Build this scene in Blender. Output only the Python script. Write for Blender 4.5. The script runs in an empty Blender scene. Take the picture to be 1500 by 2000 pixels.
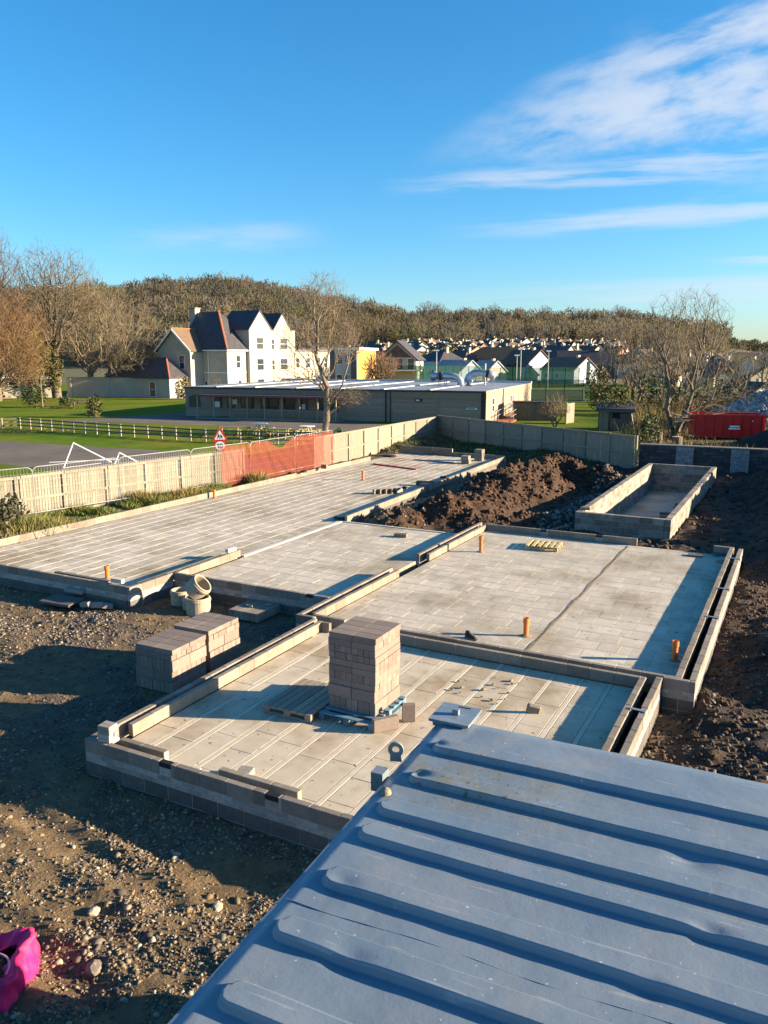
import bpy, math, random
import numpy as np
from mathutils import Vector, Matrix
SC = bpy.context.scene
COL = SC.collection
random.seed(7)
RNG = np.random.default_rng(11)

# ------------------------------------------------------------------ camera, sky, sun, exposure
YAW, PITCH, EYE = 0.483, 0.1928, 5.9          # site axes are X/Y; the camera looks left of +Y
cam = bpy.data.cameras.new('camera')
cam.sensor_fit = 'VERTICAL'
cam.sensor_height = 24.0
cam.lens = 24.0 * 1562 / 2000
cam.clip_start, cam.clip_end = 0.1, 6000
camo = bpy.data.objects.new('camera', cam)
camo.location = (0, 0, EYE)
camo.rotation_euler = (math.pi / 2 - PITCH, 0, YAW)
COL.objects.link(camo)
SC.camera = camo

SUN_AZ, SUN_EL = math.radians(23.0), math.radians(13.0)      # azimuth from +X towards +Y
world = bpy.data.worlds.new('World')
SC.world = world
world.use_nodes = True


def build_world():
    nt = world.node_tree
    N, L = nt.nodes, nt.links
    N.clear()
    out = N.new('ShaderNodeOutputWorld')
    bg = N.new('ShaderNodeBackground')
    bg.inputs[1].default_value = 0.0705
    sky = N.new('ShaderNodeTexSky')
    sky.sky_type = 'NISHITA'
    sky.sun_disc = False
    sky.sun_elevation = SUN_EL
    sky.sun_rotation = math.pi / 2 - SUN_AZ
    sky.altitude = 20
    sky.air_density, sky.dust_density, sky.ozone_density = 1.0, 0.5, 5.0
    hs = N.new('ShaderNodeHueSaturation')
    hs.inputs['Hue'].default_value = 0.4925
    hs.inputs['Saturation'].default_value = 1.15
    L.new(sky.outputs[0], hs.inputs['Color'])
    tc = N.new('ShaderNodeTexCoord')
    mp = N.new('ShaderNodeMapping')
    mp.inputs['Rotation'].default_value = (0, 0, -YAW)
    L.new(tc.outputs['Generated'], mp.inputs[0])
    sx = N.new('ShaderNodeSeparateXYZ')
    L.new(mp.outputs[0], sx.inputs[0])

    def m(op, a, b=None, clamp=False):
        n = N.new('ShaderNodeMath')
        n.operation = op
        n.use_clamp = clamp
        for i, q in enumerate((a, b)):
            if q is None:
                continue
            if isinstance(q, (int, float)):
                n.inputs[i].default_value = q
            else:
                L.new(q, n.inputs[i])
        return n.outputs[0]
    yy = m('MAXIMUM', sx.outputs[1], 0.05)
    u = m('DIVIDE', sx.outputs[0], yy)
    v = m('DIVIDE', sx.outputs[2], yy)

    def noise(su, sv, off, det=6, rough=0.6, shear=0.0):
        cb = N.new('ShaderNodeCombineXYZ')
        L.new(m('ADD', m('MULTIPLY', u, su), off), cb.inputs[0])
        L.new(m('MULTIPLY', m('SUBTRACT', v, m('MULTIPLY', u, shear)), sv), cb.inputs[1])
        nz = N.new('ShaderNodeTexNoise')
        nz.inputs['Scale'].default_value = 1.0
        nz.inputs['Detail'].default_value = det
        nz.inputs['Roughness'].default_value = rough
        L.new(cb.outputs[0], nz.inputs['Vector'])
        return nz.outputs['Fac']

    def sstep(x, lo, hi):
        mr = N.new('ShaderNodeMapRange')
        mr.interpolation_type = 'SMOOTHSTEP'
        mr.inputs['From Min'].default_value = lo
        mr.inputs['From Max'].default_value = hi
        L.new(x, mr.inputs['Value'])
        return mr.outputs[0]

    def band(a, b, wlo, wgrow, ulo, uhi, su, sv, off, nlo, nhi, gain, u2=None):
        # soft streak along v = a + b*u, fading in over u = ulo..uhi
        c = m('ADD', m('MULTIPLY', u, b), a)
        w = m('ADD', m('MULTIPLY', m('MAXIMUM', m('SUBTRACT', u, ulo), 0.0), wgrow), wlo)
        q = m('DIVIDE', m('SUBTRACT', v, c), w)
        g = m('POWER', 2.718, m('MULTIPLY', m('MULTIPLY', q, q), -1.0))
        n = sstep(m('MULTIPLY', noise(su, sv, off, shear=b), m('ADD', m('MULTIPLY', g, 0.55), 0.55)), nlo, nhi)
        r = m('MULTIPLY', m('MULTIPLY', g, n), sstep(u, ulo, uhi))
        if u2:
            r = m('MULTIPLY', r, m('SUBTRACT', 1.0, sstep(u, u2[0], u2[1])))
        return m('MULTIPLY', r, gain)
    bs = [band(0.222, 0.20, 0.016, 0.19, 0.02, 0.30, 9, 22, 3.1, 0.33, 0.70, 0.95),
          band(0.255, 0.28, 0.012, 0.07, 0.12, 0.36, 7, 26, 8.2, 0.36, 0.70, 0.8),
          band(0.196, 0.045, 0.014, 0.010, -0.02, 0.14, 6, 60, 5.7, 0.36, 0.70, 0.62, (0.36, 0.50)),
          band(0.205, 0.06, 0.008, 0.010, 0.18, 0.34, 8, 70, 4.4, 0.38, 0.68, 0.5),
          band(0.140, 0.07, 0.013, 0.022, 0.04, 0.32, 5, 55, 1.9, 0.34, 0.70, 0.7),
          band(0.142, 0.01, 0.018, 0.004, -0.38, -0.2, 6, 45, 6.4, 0.32, 0.74, 0.34, (-0.16, -0.04)),
          band(0.062, 0.035, 0.013, 0.014, -0.05, 0.4, 2, 60, 2.2, 0.28, 0.64, 0.6),
          band(0.100, 0.03, 0.006, 0.010, 0.34, 0.5, 3, 60, 7.2, 0.32, 0.62, 0.65)]
    tot = bs[0]
    for b in bs[1:]:
        tot = m('ADD', tot, b)
    tot = m('DIVIDE', tot, m('ADD', m('MULTIPLY', tot, 0.62), 0.72))
    tot = m('MINIMUM', tot, 0.9)
    mix = N.new('ShaderNodeMixRGB')
    L.new(tot, mix.inputs[0])
    L.new(hs.outputs[0], mix.inputs[1])
    mix.inputs[2].default_value = (3.0, 3.2, 3.55, 1)
    L.new(mix.outputs[0], bg.inputs[0])
    L.new(bg.outputs[0], out.inputs[0])


build_world()
sl = bpy.data.lights.new('sun', 'SUN')
sl.energy = 5.0
sl.angle = math.radians(0.53)
sl.color = (1.0, 0.80, 0.55)
so = bpy.data.objects.new('sun', sl)
sd = Vector((math.cos(SUN_AZ) * math.cos(SUN_EL), math.sin(SUN_AZ) * math.cos(SUN_EL), math.sin(SUN_EL)))
so.rotation_euler = sd.to_track_quat('Z', 'Y').to_euler()
so.location = (30, 12, 20)
COL.objects.link(so)
vs = SC.view_settings
vs.view_transform = 'Standard'
vs.look = 'None'
vs.exposure = 1.93
vs.gamma = 1.0
vs.use_curve_mapping = False

# ------------------------------------------------------------------ helpers
CYW, SYW = math.cos(YAW), math.sin(YAW)


def V(r, d, z=0.0):
    """r metres to the right and d metres ahead of the viewpoint, as a world point"""
    return Vector((r * CYW - d * SYW, r * SYW + d * CYW, z))


def tag(o, label=None, cat=None, group=None, kind=None):
    if label:
        o['label'] = label
    if cat:
        o['category'] = cat
    if group:
        o['group'] = group
    if kind:
        o['kind'] = kind
    return o


def thing(name, label, cat, loc=(0, 0, 0), rz=0.0, group=None, kind=None):
    o = bpy.data.objects.new(name, None)
    o.empty_display_size = 0.2
    o.location = loc
    o.rotation_euler = (0, 0, rz)
    COL.objects.link(o)
    return tag(o, label, cat, group, kind)


def ob(name, me, parent=None, loc=(0, 0, 0), rot=(0, 0, 0), scale=None):
    o = bpy.data.objects.new(name, me)
    o.location = loc
    o.rotation_euler = rot
    if scale:
        o.scale = scale
    o.parent = parent
    COL.objects.link(o)
    return o


def dup(root, loc, rz, label=None, group=None, scale=None):
    r = root.copy()
    COL.objects.link(r)
    r.location = loc
    r.rotation_euler = (0, 0, rz)
    if scale:
        r.scale = scale
    if label:
        r['label'] = label
    if group:
        r['group'] = group
    for ch in list(root.children):
        c = ch.copy()
        c.parent = r
        COL.objects.link(c)
        for g in list(ch.children):
            e = g.copy()
            e.parent = c
            COL.objects.link(e)
    return r


def np_mesh(name, verts, faces, mat=None, smooth=False, col=None):
    """verts (n,3), faces (m,k) arrays; col = per-vertex rgb"""
    verts = np.asarray(verts, np.float32)
    faces = np.asarray(faces, np.int32)
    k = faces.shape[1]
    me = bpy.data.meshes.new(name)
    me.vertices.add(len(verts))
    me.vertices.foreach_set('co', verts.ravel())
    me.loops.add(faces.size)
    me.loops.foreach_set('vertex_index', faces.ravel())
    me.polygons.add(len(faces))
    me.polygons.foreach_set('loop_start', np.arange(0, faces.size, k, dtype=np.int32))
    try:
        me.polygons.foreach_set('loop_total', np.full(len(faces), k, np.int32))
    except Exception:
        pass
    if smooth:
        me.polygons.foreach_set('use_smooth', np.ones(len(faces), bool))
    me.update(calc_edges=True)
    me.validate()
    if col is not None:
        a = me.color_attributes.new('tint', 'FLOAT_COLOR', 'POINT')
        c4 = np.ones((len(verts), 4), np.float32)
        c4[:, :3] = col
        a.data.foreach_set('color', c4.ravel())
    if mat:
        me.materials.append(mat)
    return me


class MB:
    """collects faces for one mesh object"""

    def __init__(self):
        self.v, self.f = [], []

    def add(self, vs, fs):
        n = len(self.v)
        self.v += [tuple(q) for q in vs]
        self.f += [tuple(i + n for i in f) for f in fs]
        return self

    def box(self, x0, y0, z0, x1, y1, z1):
        return self.add([(x0, y0, z0), (x1, y0, z0), (x1, y1, z0), (x0, y1, z0), (x0, y0, z1), (x1, y0, z1), (x1, y1, z1), (x0, y1, z1)],
                        [(0, 3, 2, 1), (4, 5, 6, 7), (0, 1, 5, 4), (1, 2, 6, 5), (2, 3, 7, 6), (3, 0, 4, 7)])

    def bar(self, a, b, w, h, up=(0, 0, 1)):
        a, b, up = Vector(a), Vector(b), Vector(up)
        t = (b - a).normalized()
        s = t.cross(up)
        s = s.normalized() if s.length > 1e-4 else Vector((1, 0, 0))
        u = s.cross(t).normalized()
        s, u = s * w / 2, u * h / 2
        return self.add([a - s - u, a + s - u, a + s + u, a - s + u, b - s - u, b + s - u, b + s + u, b - s + u],
                        [(0, 3, 2, 1), (4, 5, 6, 7), (0, 1, 5, 4), (1, 2, 6, 5), (2, 3, 7, 6), (3, 0, 4, 7)])

    def tube(self, pts, r, n=6, r1=None, cap=True):
        pts = [Vector(p) for p in pts]
        m = len(pts)
        base = len(self.v)
        ref = Vector((0, 0, 1))
        for i, p in enumerate(pts):
            t = (pts[min(i + 1, m - 1)] - pts[max(i - 1, 0)]).normalized()
            s = t.cross(ref)
            if s.length < 1e-3:
                s = t.cross(Vector((1, 0, 0)))
            s.normalize()
            u = s.cross(t)
            rr = r if r1 is None else r + (r1 - r) * i / max(m - 1, 1)
            if isinstance(r, (list, tuple)):
                rr = r[i]
            for k in range(n):
                a = 2 * math.pi * k / n
                self.v.append(tuple(p + s * math.cos(a) * rr + u * math.sin(a) * rr))
        for i in range(m - 1):
            for k in range(n):
                a, b = base + i * n + k, base + i * n + (k + 1) % n
                self.f.append((a, b, b + n, a + n))
        if cap:
            self.f.append(tuple(base + k for k in reversed(range(n))))
            self.f.append(tuple(base + (m - 1) * n + k for k in range(n)))
        return self

    def lathe(self, prof, n=24, c=(0, 0, 0)):
        base = len(self.v)
        for (r, z) in prof:
            for k in range(n):
                a = 2 * math.pi * k / n
                self.v.append((c[0] + r * math.cos(a), c[1] + r * math.sin(a), c[2] + z))
        for i in range(len(prof) - 1):
            for k in range(n):
                a, b = base + i * n + k, base + i * n + (k + 1) % n
                self.f.append((a, b, b + n, a + n))
        return self

    def prism(self, poly, y0, y1):
        """poly in xz, extruded along y"""
        n = len(poly)
        self.add([(x, y0, z) for x, z in poly] + [(x, y1, z) for x, z in poly],
                 [tuple(range(n)), tuple(reversed(range(n, 2 * n)))] + [(i, i + n, (i + 1) % n + n, (i + 1) % n) for i in range(n)])
        return self

    def prismx(self, poly, x0, x1):
        """poly in yz, extruded along x"""
        n = len(poly)
        self.add([(x0, y, z) for y, z in poly] + [(x1, y, z) for y, z in poly],
                 [tuple(reversed(range(n))), tuple(range(n, 2 * n))] + [((i + 1) % n, (i + 1) % n + n, i + n, i) for i in range(n)])
        return self

    def xf(self, M, start=0):
        self.v[start:] = [tuple(M @ Vector(q)) for q in self.v[start:]]
        return self

    def mesh(self, name, mat, smooth=False):
        me = bpy.data.meshes.new(name)
        me.from_pydata(self.v, [], self.f)
        if mat:
            me.materials.append(mat)
        if smooth:
            me.polygons.foreach_set('use_smooth', [True] * len(me.polygons))
        me.update()
        return me

    def build(self, name, mat, parent=None, loc=(0, 0, 0), rot=(0, 0, 0), smooth=False):
        return ob(name, self.mesh(name, mat, smooth), parent, loc, rot)


_bev = {}


def bevblock(lx, ly, lz, mat, b=0.006):
    """block mesh from 0,0,0 to lx,ly,lz with chamfered edges, shared between alike pieces"""
    key = (round(lx, 3), round(ly, 3), round(lz, 3), mat.name, b)
    if key in _bev:
        return _bev[key]
    import bmesh
    bm = bmesh.new()
    bmesh.ops.create_cube(bm, size=1.0)
    for vv in bm.verts:
        vv.co = Vector(((vv.co.x + .5) * lx, (vv.co.y + .5) * ly, (vv.co.z + .5) * lz))
    bmesh.ops.bevel(bm, geom=list(bm.edges), offset=b, segments=1, affect='EDGES')
    me = bpy.data.meshes.new('block')
    bm.to_mesh(me)
    bm.free()
    me.materials.append(mat)
    _bev[key] = me
    return me


# ------------------------------------------------------------------ materials
MATS = {}


def mat(name, col, col2=None, rough=0.85, scale=3.0, detail=6, bump=0.0, bscale=None, rand=0.0, spec=0.3, metal=0.0,
        tint=False, big=None, alpha=None, stretch=None, contrast=(0.35, 0.65), spots=None, coat=0.0):
    """procedural surface: noise between two colours, optional per-object variation, bump, large stains and spots"""
    m = bpy.data.materials.new(name)
    m.use_nodes = True
    nt = m.node_tree
    N, L = nt.nodes, nt.links
    bs = N['Principled BSDF']
    bs.inputs['Roughness'].default_value = rough
    bs.inputs['Metallic'].default_value = metal
    if 'Specular IOR Level' in bs.inputs:
        bs.inputs['Specular IOR Level'].default_value = spec
    if coat:
        bs.inputs['Coat Weight'].default_value = coat
    geo = N.new('ShaderNodeNewGeometry')
    pos = geo.outputs['Position']
    if stretch:
        mp = N.new('ShaderNodeMapping')
        mp.inputs['Scale'].default_value = stretch
        L.new(pos, mp.inputs[0])
        pos = mp.outputs[0]

    def nz(sc, det, rg=0.6):
        n = N.new('ShaderNodeTexNoise')
        n.inputs['Scale'].default_value = sc
        n.inputs['Detail'].default_value = det
        n.inputs['Roughness'].default_value = rg
        L.new(pos, n.inputs['Vector'])
        return n.outputs['Fac']

    def ramp(x, lo, hi):
        r = N.new('ShaderNodeMapRange')
        r.inputs['From Min'].default_value = lo
        r.inputs['From Max'].default_value = hi
        L.new(x, r.inputs['Value'])
        return r.outputs[0]

    def mixc(f, a, b, mode='MIX'):
        x = N.new('ShaderNodeMixRGB')
        x.blend_type = mode
        for i, q in enumerate((f, a, b)):
            if isinstance(q, (int, float)):
                x.inputs[i].default_value = q
            elif isinstance(q, tuple):
                x.inputs[i].default_value = (*q, 1)
            else:
                L.new(q, x.inputs[i])
        return x.outputs[0]
    if tint:
        at = N.new('ShaderNodeAttribute')
        at.attribute_name = 'tint'
        base = at.outputs['Color']
        if col2:
            base = mixc(ramp(nz(scale, detail), *contrast), mixc(1.0, base, col, 'MULTIPLY'), mixc(1.0, base, col2, 'MULTIPLY'))
    else:
        base = mixc(ramp(nz(scale, detail), *contrast), col, col2 or tuple(c * 0.75 for c in col))
    if big:
        base = mixc(ramp(nz(big[0], 4, 0.65), big[1], big[2]), base, big[3])
    if spots:
        base = mixc(ramp(nz(spots[0], 2, 0.5), spots[1], spots[1] + 0.04), base, spots[2])
    if rand:
        oi = N.new('ShaderNodeObjectInfo')
        mr = N.new('ShaderNodeMapRange')
        mr.inputs['To Min'].default_value = 1 - rand
        mr.inputs['To Max'].default_value = 1 + rand
        L.new(oi.outputs['Random'], mr.inputs['Value'])
        cb = N.new('ShaderNodeCombineXYZ')
        for i in range(3):
            L.new(mr.outputs[0], cb.inputs[i])
        base = mixc(1.0, base, cb.outputs[0], 'MULTIPLY')
    L.new(base, bs.inputs['Base Color'])
    if bump:
        bp = N.new('ShaderNodeBump')
        bp.inputs['Strength'].default_value = 1.0
        bp.inputs['Distance'].default_value = bump
        L.new(nz(bscale or scale * 4, 6, 0.65), bp.inputs['Height'])
        L.new(bp.outputs[0], bs.inputs['Normal'])
    if alpha is not None:
        bs.inputs['Alpha'].default_value = alpha
    MATS[name] = m
    return m


M = MATS
mat('block', (0.25, 0.215, 0.165), (0.20, 0.17, 0.135), scale=9, bump=0.006, bscale=60, rand=0.20, big=(0.9, 0.5, 0.75, (0.165, 0.14, 0.115)))
mat('block_grey', (0.235, 0.20, 0.165), (0.185, 0.16, 0.135), scale=9, bump=0.006, bscale=60, rand=0.22)
mat('block_tank', (0.26, 0.225, 0.185), (0.17, 0.15, 0.13), scale=6, bump=0.006, bscale=60, rand=0.35)
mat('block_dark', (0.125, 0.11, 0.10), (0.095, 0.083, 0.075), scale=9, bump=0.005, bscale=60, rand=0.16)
mat('block_pack', (0.235, 0.185, 0.155), (0.185, 0.15, 0.13), scale=22, bump=0.007, bscale=90, rand=0.17)
mat('brick', (0.37, 0.335, 0.30), (0.29, 0.26, 0.235), scale=14, bump=0.004, bscale=70, rand=0.26)
mat('mortar', (0.40, 0.37, 0.31), (0.33, 0.30, 0.25), scale=20, bump=0.005, bscale=60)
mat('floor_block', (0.53, 0.475, 0.385), (0.455, 0.405, 0.325), scale=3.5, bump=0.004, bscale=45, rand=0.10, big=(0.42, 0.47, 0.67, (0.29, 0.24, 0.16)), spots=(7.0, 0.67, (0.20, 0.165, 0.125)))
mat('floor_block_near', (0.54, 0.47, 0.36), (0.465, 0.40, 0.305), scale=2.2, bump=0.004, bscale=40, rand=0.05, big=(0.5, 0.46, 0.65, (0.295, 0.23, 0.14)), spots=(9.0, 0.67, (0.20, 0.155, 0.11)))
mat('beam', (0.57, 0.515, 0.425), (0.49, 0.44, 0.36), scale=6, bump=0.003, bscale=50)
mat('beam_near', (0.55, 0.485, 0.385), (0.48, 0.42, 0.33), scale=6, bump=0.003, bscale=50)
mat('grout', (0.33, 0.27, 0.185), (0.21, 0.17, 0.115), scale=9, bump=0.012, bscale=30)
mat('joint', (0.27, 0.235, 0.18), (0.20, 0.17, 0.13), scale=8)
mat('cavity', (0.02, 0.02, 0.02), rough=0.9)  # near-black tone for the darkness of an opening
mat('vent', (0.012, 0.012, 0.013), (0.02, 0.02, 0.02), rough=0.5)
mat('clay_pipe', (0.62, 0.17, 0.035), (0.55, 0.145, 0.03), rough=0.45, scale=12, spec=0.4)
mat('pipe_bore', (0.10, 0.03, 0.01), rough=0.9)  # darkened clay tone for the shade inside the pipe mouth
mat('pallet_wood', (0.34, 0.275, 0.205), (0.25, 0.20, 0.15), scale=5, stretch=(1, 6, 6), bump=0.003, bscale=30, rand=0.2)
mat('pallet_blue', (0.06, 0.17, 0.27), (0.16, 0.22, 0.24), scale=6, bump=0.003, bscale=30, rand=0.15)
mat('new_wood', (0.55, 0.42, 0.20), (0.45, 0.34, 0.17), scale=5, bump=0.003, bscale=30, rand=0.12)
mat('clay_ring', (0.40, 0.34, 0.25), (0.31, 0.26, 0.19), scale=6, bump=0.004, bscale=30)
mat('rubber', (0.012, 0.012, 0.014), (0.02, 0.02, 0.022), rough=0.6)
mat('shoe_sole', (0.16, 0.15, 0.14), rough=0.7)
mat('white_paint', (0.78, 0.77, 0.74), (0.70, 0.69, 0.66), rough=0.5, scale=3)
mat('galv', (0.36, 0.37, 0.38), (0.27, 0.28, 0.29), rough=0.45, metal=0.5, scale=8)
mat('duct', (0.50, 0.52, 0.55), (0.40, 0.42, 0.45), rough=0.4, metal=0.7, scale=3)
mat('fence_lit', (0.265, 0.24, 0.185), (0.195, 0.175, 0.135), scale=5, stretch=(4, 4, 0.6), bump=0.004, bscale=20, rand=0.18)  # weathered fence timber, one wood tone on every fence
mat('rail_wood', (0.16, 0.13, 0.09), (0.11, 0.09, 0.065), scale=6, bump=0.003, rand=0.1)
mat('rail_cap', (0.36, 0.34, 0.28), rough=0.7)  # post wood with its sunlight put into the pale tone
mat('orange_net', (0.29, 0.052, 0.025), (0.22, 0.04, 0.02), rough=0.7, scale=20, alpha=0.46)
mat('red_paint', (0.50, 0.018, 0.016), (0.40, 0.015, 0.014), rough=0.4, scale=2, bump=0.002, bscale=10)
mat('sign_red', (0.60, 0.025, 0.03), rough=0.4)
mat('sign_white', (0.82, 0.82, 0.80), rough=0.4)
mat('sign_black', (0.012, 0.012, 0.014), rough=0.5)
mat('sign_green', (0.02, 0.22, 0.10), rough=0.5)
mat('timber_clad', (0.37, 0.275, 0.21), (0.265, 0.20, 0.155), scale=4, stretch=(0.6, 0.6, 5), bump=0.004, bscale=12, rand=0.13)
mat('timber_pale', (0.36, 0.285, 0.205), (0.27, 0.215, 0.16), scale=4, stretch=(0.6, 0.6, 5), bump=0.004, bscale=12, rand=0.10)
mat('dark_trim', (0.035, 0.028, 0.028), (0.05, 0.04, 0.04), rough=0.6)
mat('canopy', (0.17, 0.075, 0.07), (0.13, 0.06, 0.055), rough=0.6)
mat('roof_metal', (0.30, 0.315, 0.335), (0.24, 0.255, 0.27), rough=0.5, scale=0.8, spec=0.4, big=(0.2, 0.45, 0.7, (0.21, 0.21, 0.205)))
mat('roof_seam', (0.52, 0.53, 0.54), rough=0.5)
mat('glass', (0.03, 0.035, 0.045), (0.05, 0.055, 0.065), rough=0.08, spec=0.8, scale=0.8)
mat('render_white', (0.405, 0.375, 0.31), (0.35, 0.325, 0.27), rough=0.9, scale=0.9, bump=0.004, bscale=8, big=(0.25, 0.5, 0.75, (0.31, 0.28, 0.225)))
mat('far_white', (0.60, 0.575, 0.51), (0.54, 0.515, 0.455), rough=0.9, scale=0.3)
mat('render_cream', (0.48, 0.42, 0.32), (0.42, 0.37, 0.28), rough=0.9, scale=0.9)
mat('brick_house', (0.30, 0.17, 0.11), (0.24, 0.13, 0.09), scale=2)
mat('slate', (0.045, 0.045, 0.055), (0.075, 0.07, 0.075), rough=0.6, scale=1.6, bump=0.02, bscale=3.0, big=(0.35, 0.5, 0.7, (0.085, 0.06, 0.045)))
mat('slate_brown', (0.17, 0.115, 0.075), (0.12, 0.085, 0.06), rough=0.75, scale=1.6, bump=0.02, bscale=3.0)  # slate lightened and browned to carry the sun on a roof slope
mat('tile_brown', (0.15, 0.10, 0.07), (0.10, 0.07, 0.055), rough=0.8, scale=1.0, rand=0.25)
mat('tile_red', (0.44, 0.15, 0.06), (0.36, 0.115, 0.05), rough=0.8, scale=1.0, rand=0.2)
mat('ridge_tile', (0.42, 0.12, 0.06), (0.33, 0.10, 0.05), scale=4)
mat('orange_clad', (0.62, 0.30, 0.075), (0.56, 0.26, 0.06), rough=0.7, scale=1.2)
mat('blue_clad', (0.34, 0.41, 0.48), (0.30, 0.36, 0.43), rough=0.6, scale=0.8)
mat('grey_clad', (0.10, 0.105, 0.12), rough=0.6)
mat('mesh_green', (0.012, 0.10, 0.055), (0.015, 0.085, 0.05), rough=0.6)
mat('mesh_panel', (0.012, 0.10, 0.055), (0.015, 0.085, 0.05), rough=0.6, alpha=0.36)
mat('stone_dark', (0.045, 0.045, 0.05), (0.075, 0.075, 0.08), scale=5, bump=0.02, bscale=10, rand=0.3)
mat('stone_pier', (0.15, 0.155, 0.165), (0.24, 0.245, 0.25), scale=6, bump=0.012, bscale=18, rand=0.15, spots=(9, 0.62, (0.42, 0.42, 0.40)))
mat('coping', (0.24, 0.225, 0.19), (0.16, 0.15, 0.13), scale=5, bump=0.006)
mat('pink_bag', (0.78, 0.022, 0.17), (0.64, 0.018, 0.13), rough=0.6, scale=3, bump=0.012, bscale=10, big=(2.5, .5, .8, (0.40, 0.05, 0.10)))
mat('bag_cord', (0.80, 0.35, 0.50), rough=0.6)
mat('bag_lining', (0.35, 0.40, 0.60), (0.30, 0.34, 0.5), rough=0.6)
mat('bark', (0.19, 0.145, 0.10), (0.115, 0.09, 0.065), scale=6, stretch=(3, 3, 0.6), bump=0.02, bscale=14)
mat('bark_pale', (0.30, 0.225, 0.165), (0.17, 0.13, 0.095), scale=5, stretch=(3, 3, 0.8), bump=0.02, bscale=12)
mat('twig', (1, 1, 1), (0.8, 0.8, 0.8), tint=True, scale=0.8, rough=0.9)
def wood_material():
    # massed far twigs: thin enough for light to pass between and through them
    m = mat('wood_twig', (1, 1, 1), (0.85, 0.85, 0.85), tint=True, scale=0.05, rough=1.0, spec=0.0)
    N, L = m.node_tree.nodes, m.node_tree.links
    bs = N['Principled BSDF']
    tr = N.new('ShaderNodeBsdfTranslucent')
    L.new(bs.inputs['Base Color'].links[0].from_socket, tr.inputs['Color'])
    mx = N.new('ShaderNodeMixShader')
    mx.inputs[0].default_value = 0.5
    L.new(bs.outputs[0], mx.inputs[1])
    L.new(tr.outputs[0], mx.inputs[2])
    L.new(mx.outputs[0], N['Material Output'].inputs['Surface'])


wood_material()
mat('leafy', (1, 1, 1), (0.55, 0.6, 0.5), tint=True, scale=2.0, rough=0.7)
mat('soil', (1.2, 1.15, 1.08), (0.60, 0.58, 0.57), tint=True, scale=3.5, detail=12, bump=0.05, bscale=16, rough=0.95, contrast=(0.32, 0.68))
mat('stones', (1, 1, 1), (0.8, 0.8, 0.8), tint=True, scale=15, rough=0.9, bump=0.004, bscale=40)
mat('lawn', (0.105, 0.175, 0.012), (0.075, 0.125, 0.010), scale=0.5, detail=8, rough=1.0, spec=0.05, bump=0.03, bscale=9, big=(0.13, 0.44, 0.64, (0.165, 0.165, 0.022)), spots=(0.9, 0.66, (0.13, 0.12, 0.03)))
mat('grass', (1, 1, 1), (0.7, 0.75, 0.6), tint=True, scale=1.5, rough=0.8)
mat('scrub', (0.11, 0.085, 0.045), (0.065, 0.05, 0.03), scale=0.5, detail=8, rough=0.95, bump=0.08, bscale=4, big=(0.2, 0.48, 0.6, (0.075, 0.09, 0.02)))
mat('tarmac', (0.155, 0.132, 0.112), (0.115, 0.10, 0.088), scale=2, rough=0.9, spec=0.1, bump=0.004, bscale=30, big=(0.25, 0.42, 0.7, (0.19, 0.16, 0.13)))
mat('paving', (0.25, 0.23, 0.20), (0.20, 0.185, 0.165), scale=1)
mat('court', (0.27, 0.28, 0.085), (0.23, 0.245, 0.075), scale=1.5, rough=0.9)
mat('hill', (0.135, 0.108, 0.066), (0.10, 0.083, 0.052), scale=0.03, rough=0.95, big=(0.012, 0.45, 0.6, (0.10, 0.105, 0.04)))
mat('rubble', (0.42, 0.42, 0.44), (0.30, 0.30, 0.32), scale=3, rough=0.9)
mat('cut_wood', (0.52, 0.40, 0.24), (0.42, 0.31, 0.18), scale=6)
# ------------------------------------------------------------------ terrain
def _lat(ix, iy, s):
    h = (ix * 374761393 + iy * 668265263 + s * 974711) & 0x7fffffff
    h = ((h ^ (h >> 13)) * 1274126177) & 0x7fffffff
    return ((h ^ (h >> 16)) & 0xffff) / 65535.0


def vnoise(x, y, s=0):
    x, y = np.asarray(x, float), np.asarray(y, float)
    ix, iy = np.floor(x).astype(np.int64), np.floor(y).astype(np.int64)
    fx, fy = x - ix, y - iy
    fx, fy = fx * fx * (3 - 2 * fx), fy * fy * (3 - 2 * fy)
    a, b = _lat(ix, iy, s), _lat(ix + 1, iy, s)
    c, d = _lat(ix, iy + 1, s), _lat(ix + 1, iy + 1, s)
    return (a * (1 - fx) + b * fx) * (1 - fy) + (c * (1 - fx) + d * fx) * fy


def fbm(x, y, sc, o=4, s=0):
    t, a, n = 0.0, 0.5, 0.0
    for k in range(o):
        t = t + a * vnoise(np.asarray(x) * sc + 17.3 * k, np.asarray(y) * sc - 9.1 * k, s + k)
        n += a
        a *= 0.5
        sc *= 2.03
    return t / n


def segd(x, y, p0, p1):
    dx, dy = p1[0] - p0[0], p1[1] - p0[1]
    t = np.clip(((x - p0[0]) * dx + (y - p0[1]) * dy) / (dx * dx + dy * dy), 0, 1)
    return np.hypot(x - p0[0] - t * dx, y - p0[1] - t * dy), t


def smooth(x, lo, hi):
    t = np.clip((x - lo) / (hi - lo), 0, 1)
    return t * t * (3 - 2 * t)


def heap(x, y):
    """the spoil heap between the long floor and the block tank"""
    w = x + 1.1 * (fbm(x, y, 0.5, 3, 21) - .5)
    h = 0
    for p0, p1, wd, ht in (((-12.9, 25.6), (-11.5, 28.4), 1.4, 0.65), ((-11.6, 27.6), (-11.3, 33.2), 1.8, 0.95), ((-11.3, 33.2), (-10.9, 39.6), 2.3, 1.35),
                           ((-10.9, 39.0), (-8.9, 38.6), 1.8, 1.2), ((-10.4, 27.0), (-8.6, 29.6), 1.0, 0.4)):
        d, t = segd(w, y, p0, p1)
        h = np.maximum(h, ht * np.clip(1 - d / wd, 0, 1) ** 0.85)
    return h


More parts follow.
